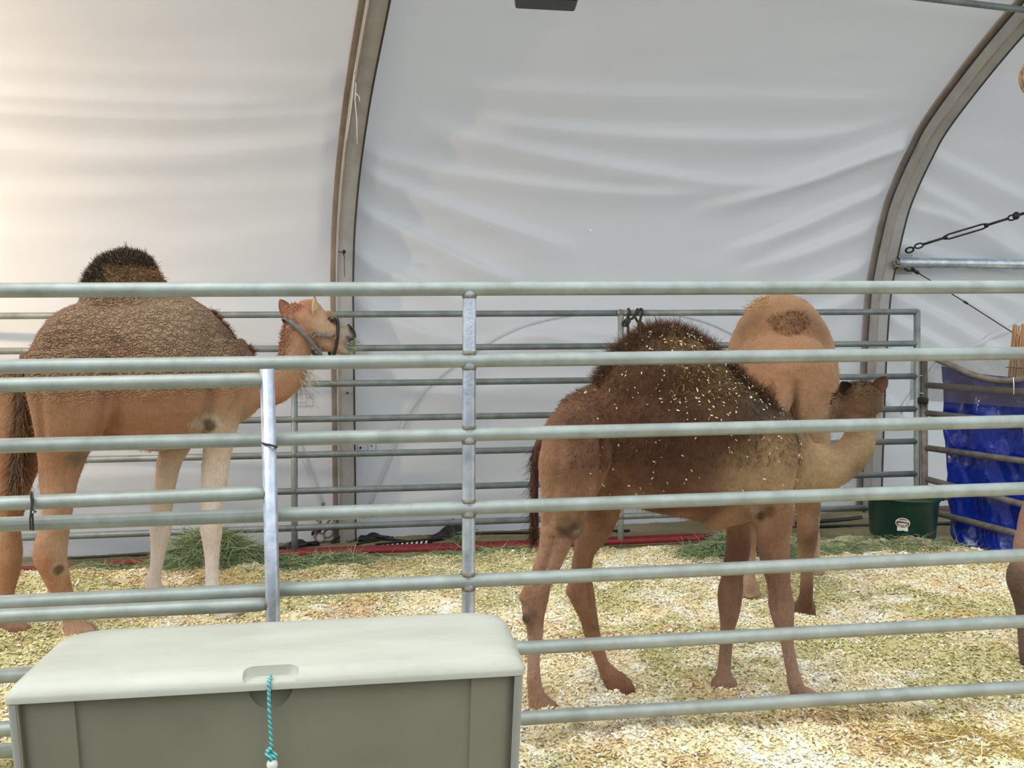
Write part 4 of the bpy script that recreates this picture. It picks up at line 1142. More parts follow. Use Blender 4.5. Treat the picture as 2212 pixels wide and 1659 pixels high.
    def hair(s, name, mask, n, L0, L1, w, cols, grow, droop, seed, jitter=.35, parent=None):
        rg = np.random.default_rng(seed)
        idx = np.nonzero(mask)[0]
        if len(idx) == 0: return None
        i = rg.choice(idx, n)
        P = s.V[i] + rg.normal(size=(n, 3)) * s.voxel * .5 - s.N[i] * .004
        D = s.N[i] + np.array(grow) + rg.normal(size=(n, 3)) * jitter
        V, Fc, cl = strands(n, P, D, L0, L1, w, [lin(*c) for c in cols], droop, seed)
        o = link(name, np_mesh(name, V, Fc, False, cl), M['hair'], parent or s.root)
        o['kind'] = 'stuff'
        return o
    def ear(s, base, tip, width, out, inner_col, outer_col, cup):
        """leaf-shaped cupped ear; out = direction its hollow faces"""
        base, tip, out = (np.asarray(q, float) for q in (base, tip, out))
        T = tip - base; Ln = np.linalg.norm(T); T /= Ln
        out = out - T * out.dot(T); out /= np.linalg.norm(out); S = np.cross(T, out)
        nu, nv = 11, 9; V, C = [], []
        for sd_ in (0, 1):
            for i in range(nu):
                t = i / (nu - 1); w = width * (math.sin(math.pi * min(1, (t * .86 + .14))) ** .7) * (1.0 if t < 1 else 1)
                for j in range(nv):
                    u = (j / (nv - 1) - .5) * 2
                    p = base + T * Ln * t + S * w * u * .5 - out * cup * (1 - u * u) * w * .6 + out * (.004 if sd_ else -.004)
                    V.append(p); C.append(lin(*(inner_col if sd_ else outer_col)))
        Fc = np.r_[grid_faces(nu, nv), grid_faces(nu, nv)[:, ::-1] + nu * nv]
        rim = []
        edge = [i * nv for i in range(nu)] + [(nu - 1) * nv + j for j in range(nv)] + [i * nv + nv - 1 for i in range(nu - 1, -1, -1)]
        for a_, b_ in zip(edge[:-1], edge[1:]): rim.append((a_, b_, b_ + nu * nv, a_ + nu * nv))
        return link('ear', np_mesh('ear', V, np.r_[Fc, np.array(rim)], True, np.array(C)), M['hair'], s.root)

def flat_loop(pts, width, thick, axis, closed=True):
    """flat strap along pts; axis = direction of its width"""
    P = [np.asarray(p, float) for p in pts]; ax = np.asarray(axis, float); ax /= np.linalg.norm(ax)
    m = len(P); R = []
    for i in range(m):
        T = P[(i + 1) % m if closed else min(i + 1, m - 1)] - P[(i - 1) % m if closed else max(i - 1, 0)]
        T /= np.linalg.norm(T); a_ = ax - T * T.dot(ax); a_ /= np.linalg.norm(a_); n_ = np.cross(T, a_)
        R.append([P[i] + a_ * x * width / 2 + n_ * y * thick / 2 for x, y in ((-1, -1), (1, -1), (1, 1), (-1, 1))])
    if closed: R.append(R[0])
    return MB().rings(R, not closed)

# ---- the tan camel on the left
A = Camel('tall tan camel with a halter and dark woolly hump, on the left', (-1.92, 4.35), math.radians(30), .0105, 1.0); A.grey = .12
def st(cam_, rows):
    out = []
    for px, t, b, hw in rows:
        p, q = cam_.loc(px, t), cam_.loc(px, b); out.append((p[0], p[2], q[2], hw))
    return out
A.slices(st(A, [(50, 800, 860, .06), (66, 745, 900, .15), (100, 690, 915, .20), (140, 662, 920, .22), (200, 645, 938, .25), (260, 636, 966, .335), (330, 634, 974, .365), (395, 640, 956, .325), (445, 664, 935, .25), (490, 712, 922, .20), (522, 762, 905, .18), (548, 790, 890, .11)]))
A.slices(st(A, [(168, 650, 720, .05), (188, 590, 760, .12), (222, 556, 800, .17), (262, 541, 830, .19), (305, 550, 830, .18), (338, 584, 800, .16), (362, 622, 780, .14), (410, 640, 760, .13), (440, 664, 750, .10)]))
def leg_px(cam_, rows, lat):
    out = []
    for row in rows:
        q = cam_.loc(row[0], row[1], lat * (row[4] if len(row) > 4 else 1)); out.append((q[0], q[2], *row[2:]))
    return out
A.leg(leg_px(A, [(150, 760, .19, .11, 1.55), (158, 840, .20, .125, 1.75), (150, 910, .165, .115, 1.6), (136, 970, .115, .09, 1.2), (128, 1020, .092, .082, 1.05), (125, 1070, .076, .074), (122, 1120, .066, .066), (110, 1180, .074, .07), (108, 1205, .074, .072), (122, 1245, .058, .058), (140, 1290, .042, .045), (150, 1330, .042, .044)], -.13), -.13, 1.0)
A.leg(leg_px(A, [(70, 790, .17, .12), (58, 880, .15, .12), (42, 960, .12, .10), (34, 1020, .09, .085), (24, 1080, .07, .07), (16, 1140, .062, .062), (14, 1195, .07, .066), (16, 1225, .062, .06), (12, 1270, .044, .045), (6, 1320, .040, .042), (6, 1350, .042, .042)], .10), .10, 1.0)
A.leg(leg_px(A, [(470, 740, .14, .08, 1.25), (482, 810, .155, .095, 1.5), (478, 870, .125, .09, 1.4), (473, 920, .092, .082, 1.2), (468, 980, .072, .068), (463, 1040, .062, .06), (456, 1100, .054, .054), (456, 1140, .058, .056), (457, 1170, .048, .047), (459, 1210, .036, .037), (458, 1250, .034, .036), (460, 1275, .04, .042)], -.12), -.12, 1.0, .03)
A.leg(leg_px(A, [(410, 860, .12, .09), (392, 930, .085, .08), (372, 980, .068, .064), (358, 1040, .058, .056), (350, 1100, .052, .052), (348, 1145, .056, .054), (343, 1180, .042, .042), (338, 1220, .034, .034), (330, 1250, .036, .038)], .14), .14, 1.0)
def pad(cam_, px, py, lat, r):
    q = cam_.loc(px, py, lat); cam_.limb([(q[0] - r * .8, q[1], q[2] + r * .3, r * .5, r * .5), (q[0], q[1], q[2], r, r), (q[0] + r * .8, q[1], q[2] - r * .2, r * .6, r * .6)], sub=3)
pad(A, 456, 915, -.175, .045); pad(A, 92, 1192, -.13, .034); pad(A, 0, 1205, .10, .032); pad(A, 125, 1228, -.155, .034); pad(A, 160, 985, -.15, .045); pad(A, 452, 1140, -.135, .034); pad(A, 346, 1146, .125, .03)
# neck and head
nk = lambda rows: [(*A.loc(px, py), r, ra) for px, py, r, ra in rows]
A.limb(nk([(490, 812, .20, .14), (525, 832, .155, .12), (555, 836, .122, .10), (592, 831, .112, .09), (622, 806, .10, .082), (638, 768, .09, .075), (640, 735, .086, .07), (644, 708, .085, .066)]))
A.limb(nk([(628, 700, .05, .05), (640, 690, .088, .072), (662, 693, .10, .078), (688, 706, .098, .078), (708, 717, .088, .068), (726, 722, .074, .055), (742, 722, .062, .048), (755, 724, .050, .045), (765, 731, .022, .03)], ))
A.limb(nk([(690, 735, .045, .055), (715, 748, .036, .048), (735, 757, .028, .038), (750, 762, .024, .032), (758, 764, .012, .02)]))
A.limb([(*A.loc(650, 655), .022, .04), (*A.loc(668, 657), .03, .055), (*A.loc(690, 668), .025, .05)])
for q in (-1, 1):   # brow ridges
    A.limb([(*A.loc(700, 676, .055 * q), .014, .014), (*A.loc(714, 680, .062 * q), .024, .02), (*A.loc(728, 690, .05 * q), .012, .012)])
for r_ in ((456, 918, -.2, .055, (206, 186, 160), .5), (453, 921, -.2, .034, (84, 68, 48), .5), (126, 1226, -.16, .040, (196, 160, 122), .5), (127, 1227, -.16, .030, (80, 64, 46), .5), (163, 985, -.16, .04, (112, 102, 88), .7), (455, 1140, -.14, .03, (230, 208, 190), .6), (420, 915, -.2, .035, (214, 196, 170), .7)): A.spot(*r_)
TAN, LTAN, PALE, RUST, DKB, WHT = (178, 126, 84), (192, 146, 102), (214, 184, 152), (160, 100, 58), (74, 56, 40), (226, 208, 188)
def anc(cam_, rows):
    out = []
    for r in rows:
        px, py, sg, c = r[:4]; q = cam_.loc(px, py); out.append((q[0], q[2], sg, c, *r[4:]))
    return out
A.finish(anc(A, [(60, 800, .12, TAN), (120, 720, .14, (176, 134, 94)), (200, 700, .14, (180, 142, 102)), (300, 700, .14, (190, 152, 112)), (400, 700, .14, (186, 150, 110)), (440, 650, .06, (160, 122, 86)),
    (490, 710, .05, (128, 92, 66), 1.6), (525, 760, .04, (124, 88, 62), 1.4), (120, 860, .14, TAN), (250, 760, .06, RUST, .8), (300, 880, .14, (180, 124, 84)), (400, 880, .12, (182, 130, 92)), (300, 960, .06, (190, 120, 76)), (430, 930, .05, (206, 186, 160)),
    (480, 850, .10, LTAN), (470, 950, .07, (232, 206, 176), 1.2), (460, 1050, .08, (236, 216, 196)), (455, 1150, .08, (240, 218, 202)), (460, 1250, .08, (244, 228, 216)), (355, 1000, .06, (226, 198, 168)), (348, 1100, .08, (232, 206, 176)), (335, 1200, .08, (244, 226, 210)), (325, 1270, .06, (244, 224, 208)),
    (130, 980, .08, TAN), (165, 985, .03, (120, 108, 92), 1.2), (125, 1080, .08, (190, 142, 102)), (95, 1190, .04, (176, 112, 66)), (130, 1180, .04, (198, 164, 128)), (145, 1280, .05, (186, 130, 84)), (165, 1350, .08, (196, 152, 118)),
    (30, 1000, .07, (166, 104, 62)), (20, 1080, .05, (176, 116, 72)), (20, 1180, .06, (190, 138, 96)), (10, 1300, .08, (186, 132, 88)), (8, 1390, .06, (168, 122, 92)),
    (262, 545, .075, (70, 56, 40), 1.5), (200, 590, .06, (66, 52, 38), 1.4), (290, 605, .055, (166, 118, 70), 1.2), (250, 620, .05, (164, 118, 72)), (340, 605, .05, (160, 112, 68)),
    (560, 840, .08, (190, 138, 94)), (590, 870, .05, (200, 132, 96)), (630, 760, .05, (180, 136, 98)), (615, 720, .03, (166, 112, 78)), (640, 700, .05, (196, 140, 100)), (640, 655, .04, (180, 116, 80)), (660, 680, .04, (204, 152, 112)), (690, 700, .04, (212, 172, 130)), (715, 735, .04, (206, 158, 124)),
    (712, 672, .022, (160, 130, 88), 1.3), (717, 690, .010, (60, 42, 32), 3), (735, 690, .03, (170, 150, 118)), (738, 722, .03, (190, 172, 156)), (756, 706, .012, (48, 36, 30), 4), (762, 722, .014, (66, 56, 44), 2.4), (762, 738, .012, (90, 92, 66), 1.5), (745, 757, .02, (176, 160, 138)), (758, 765, .010, (60, 56, 52), 2.5), (745, 723, .006, (52, 36, 30), 4), (752, 727, .006, (50, 36, 30), 4)]),
    camel_coat('tan_camel_coat', .016, .30, 8), 6, lambda V: np.clip((V[:, 2] - 1.15) / .14, 0, 1) * np.clip((.55 - V[:, 0]) / .1, 0, 1))
A.carve([([(228, 800), (224, 850), (216, 905), (206, 950)], -.030, .020, -1), ([(205, 820), (200, 870), (190, 920)], .016, .04, -1), ([(448, 820), (446, 870), (436, 905), (420, 930)], -.030, .020, -1),
    ([(250, 745), (255, 775)], -.022, .05, -1), ([(95, 715)], .022, .06, -1), ([(455, 760), (440, 720)], -.010, .03, -1), ([(528, 790), (520, 840), (500, 885)], -.014, .022, -1), ([(230, 918), (300, 938), (420, 922)], .008, .012, -1),
    ([(90, 800), (84, 870), (90, 950)], -.016, .022, -1), ([(140, 1010), (146, 1080), (140, 1140)], -.008, .014, -1), ([(452, 918)], .012, .025, -1), ([(474, 960), (470, 1040), (462, 1100)], -.007, .012, -1), ([(126, 1226)], .008, .022, -1), ([(330, 850), (380, 800)], .008, .05, -1),
    ([(350, 760), (345, 860)], -.006, .03, -1), ([(590, 850), (630, 800), (648, 750)], .006, .03, -1), ([(676, 730), (690, 745), (706, 750)], .006, .02, -1)])
A.fur(26000, .007, .015, .0009, 51)
# hump wool
hz_ = A.loc(262, 618)[2]; V_ = A.V
xh0, xh1 = A.loc(170, 600)[0], A.loc(350, 600)[0]; ht = A.loc(262, 541)[2]
top_w = (V_[:, 2] > hz_) & (V_[:, 0] > xh0 - .05) & (V_[:, 0] < xh1 + .08) & ((V_[:, 2] > hz_ + (ht - hz_) * .52) | (V_[:, 0] < xh0 + .10))
A.hair('hump_wool', top_w, 9000, .010, .034, .0018, [(56, 44, 32), (78, 62, 46), (44, 34, 26), (98, 82, 62), (120, 104, 82)], (0, 0, .3), .1, 3, .8)
A.hair('hump_side_wool', (V_[:, 2] > hz_ - .03 + .05 * vnoise(V_[:, 0] * 9, V_[:, 1] * 9, 0, 8)) & (V_[:, 0] > xh0) & (V_[:, 0] < xh1 + .12) & ~top_w, 3200, .010, .026, .0022, [(152, 114, 74), (136, 100, 64), (168, 132, 90), (118, 86, 56)], (0, 0, .1), .3, 4, .7)
xm0, xm1 = A.loc(452, 650)[0], A.loc(545, 770)[0]
A.hair('mane', (V_[:, 0] > xm0) & (V_[:, 0] < xm1) & (np.abs(V_[:, 1]) < .05) & (A.N[:, 2] > .2) & (V_[:, 2] > A.loc(545, 790)[2]), 2200, .012, .035, .0022, [(110, 80, 58), (90, 64, 46), (136, 100, 72)], (0, 0, .2), .2, 5, .5)
xn0 = A.loc(600, 760)[0]
A.hair('nape_wool', (V_[:, 0] > xn0) & (V_[:, 0] < A.loc(650, 700)[0]) & (np.abs(V_[:, 1]) < .06) & (V_[:, 2] > A.loc(610, 775)[2]) & (A.N[:, 0] < .3), 1500, .008, .022, .0022, [(176, 118, 84), (196, 140, 102), (150, 100, 72)], (0, 0, 0), .2, 6, .6)
A.hair('chest_beard', (V_[:, 0] > A.loc(640, 800)[0]) & (V_[:, 0] < A.loc(672, 800)[0]) & (V_[:, 2] < A.loc(650, 790)[2]) & (A.N[:, 0] > .4), 160, .05, .11, .0014, [(206, 196, 182), (180, 166, 150)], (.2, 0, -.4), .3, 7, .25)
# tail
tp0 = [A.loc(x, y) for x, y in ((66, 765), (58, 800), (54, 850), (50, 920), (46, 990), (40, 1045))]
tl_ = MB().tube(list(catmull([p + np.array([-.01, -.03, 0]) for p in tp0], 20)), list(np.interp(np.linspace(0, 1, 20), [0, .2, .6, 1], [.035, .03, .024, .012])), 12).build('tail', material('tail_skin', lin(118, 92, 68), .85, var=lin(84, 64, 48), vscale=18, bump=.4), A.root)
rg = np.random.default_rng(12); nT = 2600; tt = rg.random(nT) ** .8
C_ = catmull([p + np.array([-.01, -.03, 0]) for p in tp0], 200); Pp = C_[(tt * 199).astype(int)] + rg.normal(size=(nT, 3)) * np.array([.012, .012, .01])
V, Fc, cl = strands(nT, Pp, np.c_[rg.normal(size=nT) * .25 - .12, rg.normal(size=nT) * .25, -np.ones(nT)], .05, .12, .0018, [lin(*c) for c in ((84, 66, 50), (62, 48, 38), (120, 96, 72), (142, 112, 82), (150, 100, 62))], .1, 13)
th = link('tail_hair', np_mesh('tail_hair', V, Fc, False, cl), M['hair'], tl_); th['kind'] = 'stuff'
# ears, eyes
A.ear(A.loc(632, 692, .06), A.loc(604, 646, .10), .075, (-.2, -.9, .1), (150, 104, 78), (186, 128, 92), .35)
A.ear(A.loc(680, 684, -.065), A.loc(680, 641, -.085), .062, (.75, -.7, .0), (200, 178, 140), (206, 150, 108), .35)
for q in (-1, 1):
    MB().sphere(A.loc(717, 690, .060 * q), .016, .012, .017).build('eye', M['eye'], A.root)
    e_ = A.loc(716, 687, .066 * q)
    MB().tube(list(catmull([e_ + np.array([-.018, 0, -.008]), e_ + np.array([-.006, .004 * q, .012]), e_ + np.array([.012, .003 * q, .010]), e_ + np.array([.022, 0, -.004])], 12)), .005, 6).build('eyelid', M['lash'], A.root)
    n_ = A.loc(756, 706, .034 * q)
    MB().tube(list(catmull([n_ + np.array([-.012, .002 * q, .012]), n_ + np.array([.0, .006 * q, .002]), n_ + np.array([.012, .002 * q, -.014])], 8)), .0065, 6).build('nostril', M['lash'], A.root)
# mouthful of green hay
rg = np.random.default_rng(15); nH = 160
Pp = A.loc(757, 745) + rg.normal(size=(nH, 3)) * np.array([.012, .022, .018])
V, Fc, cl = strands(nH, Pp, np.c_[np.ones(nH) * .5, rg.normal(size=nH) * .8, rg.normal(size=nH) * .9 - .2], .02, .07, .0014, [lin(*c) for c in ((150, 166, 130), (176, 184, 150), (122, 142, 100))], .2, 16)
hm = link('mouthful_of_hay', np_mesh('mouthful_of_hay', V, Fc, False, cl), M['hay'], A.root); hm['kind'] = 'stuff'
# halter
hl = empty('halter'); hl.parent = A.root
def oval(c, ax, lat, n=28): return [c + ax * math.cos(2 * math.pi * k / n) + np.array([0, lat, 0]) * math.sin(2 * math.pi * k / n) for k in range(n)]
t_, b_ = A.loc(613, 686), A.loc(694, 774)
flat_loop(oval((t_ + b_) / 2, (t_ - b_) / 2, .092), .022, .004, (.6, 0, .5)).build('crown_strap', M['halter'], hl)
t_, b_ = A.loc(725, 688), A.loc(716, 771)
flat_loop(oval((t_ + b_) / 2, (t_ - b_) / 2 * 1.02, .070), .018, .004, (1, 0, .1)).build('nose_band', M['halter_dark'], hl)
for q in (-1, 1):
    pts = [A.loc(676, 722, .093 * q), A.loc(698, 725, .086 * q), A.loc(720, 727, .072 * q)]
    flat_loop(list(catmull(pts, 8)), .020, .004, (0, 0, 1), False).build('cheek_strap', M['halter'], hl)
    for (x, y, w_) in ((676, 722, .098), (721, 727, .077)):
        c = A.loc(x, y, w_ * q)
        MB().tube(ringpts(c, np.array([.013, 0, 0]), np.array([0, 0, .015])), .0032, 6).build('ring', M['brass'], hl)
flat_loop(list(catmull([A.loc(690, 766, -.03), A.loc(697, 778, 0), A.loc(712, 775, 0), A.loc(716, 768, -.02)], 8)), .018, .004, (0, 1, .3), False).build('chin_strap', M['halter'], hl)

# ---- the young brown camel in front
B = Camel('young dark brown camel flecked with shavings, standing sideways in front', (.78, 3.40), math.radians(3), .009, .8)
B.tone = np.array([1.42, 1.39, 1.26]); B.grey = .17
B_ST = st(B, [(1176, 950, 1005, .05), (1190, 905, 1040, .10), (1222, 862, 1062, .125), (1265, 836, 1068, .14), (1320, 806, 1078, .16), (1380, 792, 1096, .22), (1440, 786, 1108, .262), (1500, 790, 1122, .268), (1560, 802, 1132, .255), (1620, 836, 1122, .205), (1668, 864, 1100, .16), (1708, 906, 1085, .125), (1738, 952, 1075, .105)])
B_HU = st(B, [(1285, 822, 920, .05), (1318, 768, 960, .12), (1350, 738, 1000, .16), (1390, 714, 1010, .19), (1440, 703, 1020, .20), (1488, 714, 1020, .195), (1530, 748, 1000, .175), (1575, 793, 980, .15), (1625, 836, 960, .12), (1660, 864, 950, .08)])
B.slices(B_ST); B.slices(B_HU)
B_RH = leg_px(B, [(1256, 880, .08, .05, .8), (1248, 925, .12, .075, 1.35), (1246, 972, .135, .09, 1.7), (1236, 1030, .122, .09, 1.65), (1222, 1085, .10, .076, 1.4), (1206, 1140, .076, .062, 1.1), (1190, 1195, .054, .05), (1173, 1240, .046, .044), (1158, 1280, .056, .045), (1153, 1320, .046, .042), (1156, 1365, .033, .034), (1153, 1420, .025, .027), (1154, 1470, .026, .029)], -.10)
B_LH = leg_px(B, [(1270, 960, .12, .07), (1292, 1040, .10, .07), (1296, 1100, .082, .06), (1280, 1150, .062, .052), (1262, 1195, .052, .045), (1254, 1240, .048, .044), (1256, 1280, .056, .045), (1270, 1325, .042, .042), (1280, 1370, .034, .034), (1299, 1425, .025, .027), (1312, 1465, .027, .029)], .10)
B_RF = leg_px(B, [(1650, 915, .10, .06, 1.3), (1656, 980, .125, .075, 1.6), (1662, 1045, .10, .072, 1.45), (1668, 1105, .078, .064, 1.15), (1672, 1160, .064, .055), (1676, 1210, .055, .048), (1682, 1260, .047, .044), (1687, 1300, .053, .047), (1691, 1335, .043, .04), (1699, 1385, .027, .029), (1709, 1440, .025, .027), (1716, 1475, .03, .03)], -.10)
B_LF = leg_px(B, [(1610, 1030, .09, .06), (1600, 1090, .075, .06), (1596, 1140, .062, .054), (1592, 1190, .05, .045), (1584, 1235, .045, .043), (1578, 1280, .052, .046), (1576, 1320, .044, .042), (1571, 1360, .03, .03), (1567, 1410, .025, .026), (1563, 1450, .028, .029)], .10)
B.leg(B_RH, -.10, .78); B.leg(B_LH, .10, .78, .02); B.leg(B_RF, -.10, .78, .03); B.leg(B_LF, .10, .74, -.03)
pad(B, 1634, 1106, -.135, .036); pad(B, 1130, 1290, -.10, .022); pad(B, 1138, 1335, -.125, .022); pad(B, 1232, 1278, .10, .022); pad(B, 1236, 1140, -.13, .045); pad(B, 1548, 1118, 0, .06); pad(B, 1686, 1300, -.12, .03); pad(B, 1577, 1285, .085, .03)
nkB = lambda rows: [(*B.loc(px, py, la), r, ra) for px, py, la, r, ra in rows]
B.limb(nkB([(1680, 985, 0, .17, .12), (1712, 1005, 0, .135, .10), (1748, 1016, 0, .114, .085), (1790, 1008, 0, .09, .075), (1826, 990, .01, .078, .068), (1850, 962, .02, .068, .062), (1861, 930, .03, .062, .058), (1861, 898, .05, .06, .058)]))
# head turned away from the viewer
hc_ = B.loc(1857, 868, .07)
fw = np.array([-.10, .97, -.26]); fw /= np.linalg.norm(fw)
sidev = np.cross(fw, [0, 0, 1]); sidev /= np.linalg.norm(sidev); upv2 = np.cross(sidev, fw)
def hd_ring(t, ru, rl, dz=0): return B.ring(hc_ + fw * t + upv2 * dz, sidev * rl, upv2 * ru, 20)
B.mb.rings([hd_ring(t, ru, rl, dz) for t, ru, rl, dz in ((-.09, .03, .03, -.01), (-.075, .058, .058, -.006), (-.03, .082, .077, 0), (.03, .086, .080, 0), (.09, .076, .070, -.008), (.15, .058, .05, -.018), (.21, .046, .04, -.03), (.26, .042, .038, -.036), (.285, .022, .024, -.04))])
for r_ in ((1631, 1103, -.17, .026, (176, 160, 142), .5), (1644, 1116, -.17, .022, (70, 48, 36), .6), (1660, 1100, -.17, .03, (112, 78, 54), .9), (1136, 1340, -.15, .018, (104, 88, 80), .4), (1150, 1330, -.15, .03, (128, 98, 82), .9), (1238, 1138, -.18, .05, (92, 72, 62), .9), (1245, 1150, -.18, .014, (150, 150, 130), .6), (1222, 1150, -.18, .03, (110, 84, 72), .9), (1290, 1120, -.1, .012, (80, 54, 40), .5)): B.spot(*r_)
DK, DK2, BT, SK, LEGC = (74, 46, 28), (98, 62, 36), (164, 124, 84), (156, 116, 86), (150, 108, 84)
B_AN = anc(B, [(1190, 960, .06, (176, 124, 88)), (1230, 900, .10, (104, 66, 42)), (1300, 860, .10, DK2), (1420, 800, .12, (88, 56, 34)), (1400, 720, .07, (70, 46, 30)), (1470, 720, .07, (128, 98, 58)), (1520, 800, .08, (122, 92, 54)), (1460, 860, .10, DK), (1600, 870, .08, (62, 42, 28)), (1560, 820, .04, (70, 48, 32)),
    (1380, 960, .10, (84, 52, 32)), (1480, 980, .10, (96, 62, 38)), (1400, 1050, .08, (110, 68, 46)), (1350, 1080, .04, (178, 132, 92)), (1470, 1075, .06, (120, 76, 52)), (1560, 1010, .06, (166, 130, 88), 1.1), (1600, 980, .06, (172, 138, 96)), (1650, 1000, .08, (168, 132, 92)), (1690, 950, .05, (140, 108, 74)), (1700, 900, .05, (64, 44, 30)),
    (1460, 1110, .03, (176, 126, 84)), (1550, 1125, .03, (180, 134, 96)), (1240, 1000, .06, (118, 76, 50), 1.0), (1190, 1050, .06, (182, 134, 98)), (1250, 1060, .05, (158, 112, 80)), (1290, 1040, .05, (150, 102, 68)), (1210, 1110, .05, (176, 130, 98)), (1185, 1200, .06, (170, 124, 96)), (1150, 1290, .06, (158, 112, 86)), (1155, 1400, .06, (184, 144, 122)), (1155, 1500, .06, (170, 124, 98)), (1270, 1220, .06, (150, 106, 74)), (1280, 1340, .06, (150, 104, 70)), (1310, 1450, .07, (164, 112, 78)), (1335, 1505, .04, (120, 78, 56)),
    (1675, 1110, .04, (150, 104, 72)), (1672, 1160, .05, (140, 96, 72)), (1680, 1240, .06, (138, 98, 80)), (1690, 1320, .05, (150, 112, 94)), (1700, 1400, .06, (164, 126, 112)), (1720, 1490, .06, (160, 118, 98)), (1600, 1120, .05, (170, 126, 92)), (1590, 1200, .06, (124, 84, 66)), (1580, 1290, .06, (138, 98, 76)), (1570, 1400, .07, (146, 108, 92)), (1565, 1480, .05, (150, 112, 94)),
    (1750, 1000, .07, (166, 134, 92)), (1800, 1010, .06, (160, 132, 92)), (1840, 1020, .03, (112, 92, 76)), (1850, 970, .05, (150, 124, 84)), (1800, 960, .025, (98, 66, 42), 1.3), (1830, 930, .03, (110, 70, 44)), (1870, 930, .03, (164, 138, 96)), (1860, 880, .04, (80, 58, 36)), (1855, 835, .04, (96, 68, 40)), (1845, 880, .02, (156, 106, 78), 1.2), (1885, 890, .03, (120, 98, 66))])
B.finish(B_AN, camel_coat('brown_camel_coat', .0, .6, 9, .9), 6, None, .010)
B.carve([([(1302, 950), (1302, 1010), (1292, 1075)], -.030, .016, -1), ([(1282, 960), (1282, 1020), (1270, 1080)], .010, .03, -1), ([(1312, 990), (1350, 1050), (1395, 1092)], .010, .022, -1), ([(1330, 1060)], -.02, .035, -1), ([(1600, 950), (1594, 1010), (1606, 1070)], -.014, .018, -1),
    ([(1742, 965), (1736, 1020), (1730, 1065)], -.012, .016, -1), ([(1206, 950), (1198, 1040), (1182, 1140)], -.010, .016, -1), ([(1196, 1170), (1182, 1230), (1166, 1275)], -.016, .010, -1), ([(1690, 1240), (1684, 1290), (1686, 1335)], -.014, .010, -1), ([(1702, 1390), (1712, 1470)], -.009, .007, -1), ([(1149, 1365), (1150, 1470)], -.009, .007, -1), ([(1215, 1150), (1200, 1200)], -.012, .010, -1), ([(1150, 1280), (1160, 1310)], .008, .012, -1),
    ([(1632, 1106)], .016, .02, -1), ([(1137, 1340)], .008, .018, -1), ([(1232, 1138)], .010, .03, -1), ([(1250, 890)], .016, .05, -1), ([(1560, 1132)], .01, .03, -1), ([(1650, 1010)], .010, .05, -1), ([(1270, 1180), (1262, 1240), (1268, 1290)], -.014, .010, 1), ([(1585, 1220), (1576, 1290)], -.012, .010, 1), ([(1760, 975), (1775, 1040)], -.006, .012, -1), ([(1790, 970), (1800, 1040)], -.005, .012, -1)])
B.fur(30000, .006, .013, .0007, 52)
V_ = B.V
zt_ = lambda x: np.interp(x, [r[0] for r in B_HU], [r[1] for r in B_HU])
crest = (V_[:, 0] > B_HU[0][0]) & (V_[:, 0] < B_HU[-1][0]) & (V_[:, 2] > zt_(V_[:, 0]) - .045)
B.hair('hump_hair', crest, 15000, .012, .048, .0008, [(70, 46, 30), (96, 66, 42), (54, 36, 26), (120, 86, 56)], (-.1, 0, .4), .05, 21, .45)
shag = (V_[:, 2] > B.loc(1450, 1040)[2]) & (V_[:, 0] > B.loc(1215, 900)[0]) & (V_[:, 0] < B.loc(1700, 900)[0]) & ~crest & (V_[:, 2] > 1.0 - .0 * V_[:, 0])
B.hair('coat_hair', shag, 16000, .010, .026, .0009, [(82, 54, 34), (64, 42, 28), (104, 72, 44), (48, 32, 22), (124, 94, 58)], (-.5, 0, -.8), .2, 22, .4)
B.hair('coat_tufts', (V_[:, 2] > B.loc(1480, 850)[2]) & (V_[:, 0] > B.loc(1420, 900)[0]) & (V_[:, 0] < B.loc(1600, 900)[0]) & ~crest, 2600, .012, .03, .002, [(134, 106, 66), (112, 86, 52), (152, 124, 80)], (-.2, 0, -.4), .3, 23, .7)
hd_ = (np.linalg.norm((V_ - hc_) - fw * ((V_ - hc_) @ fw)[:, None], axis=1) < .12) & (np.abs((V_ - hc_) @ fw) < .1) & (((V_ - hc_) @ upv2) > .015)
B.hair('crown_hair', hd_, 1600, .010, .026, .0012, [(84, 60, 36), (66, 46, 30), (108, 80, 48), (52, 36, 26)], (0, 0, .1), .2, 24, .5)
# flecks of shavings in the coat
rg = np.random.default_rng(31)
ok = np.nonzero((V_[:, 2] > B.loc(1450, 1070)[2]) & (V_[:, 0] > B.loc(1230, 900)[0]) & (V_[:, 0] < B.loc(1705, 900)[0]) & (B.N[:, 1] < .35))[0]
wts = np.exp(-((V_[ok, 0] - B.loc(1510, 800)[0]) ** 2 + (V_[ok, 2] - B.loc(1510, 800)[2]) ** 2) / (2 * .16 ** 2)) + .10
ii = rg.choice(ok, 420, p=wts / wts.sum())
P = V_[ii] + B.N[ii] * .010; t1 = np.cross(B.N[ii], rg.normal(size=(420, 3))); t1 /= np.linalg.norm(t1, axis=1)[:, None]; t2 = np.cross(B.N[ii], t1)
Lf = rg.uniform(.0015, .0058, 420)[:, None] * (1 + (rg.random(420) < .06) * .9)[:, None]; Wf = rg.uniform(.001, .0026, 420)[:, None]
V = np.stack([P - t1 * Lf - t2 * Wf, P + t1 * Lf - t2 * Wf, P + t1 * Lf + t2 * Wf + B.N[ii] * .004, P - t1 * Lf + t2 * Wf], 1).reshape(-1, 3)
fk = link('shaving_flecks', np_mesh('shaving_flecks', V, np.arange(420 * 4).reshape(-1, 4), False, np.repeat(np.array([lin(*c) for c in ((236, 220, 180), (214, 190, 140), (246, 238, 214))])[rg.integers(0, 3, 420)], 4, 0)), M['chip'], B.root); fk['kind'] = 'stuff'
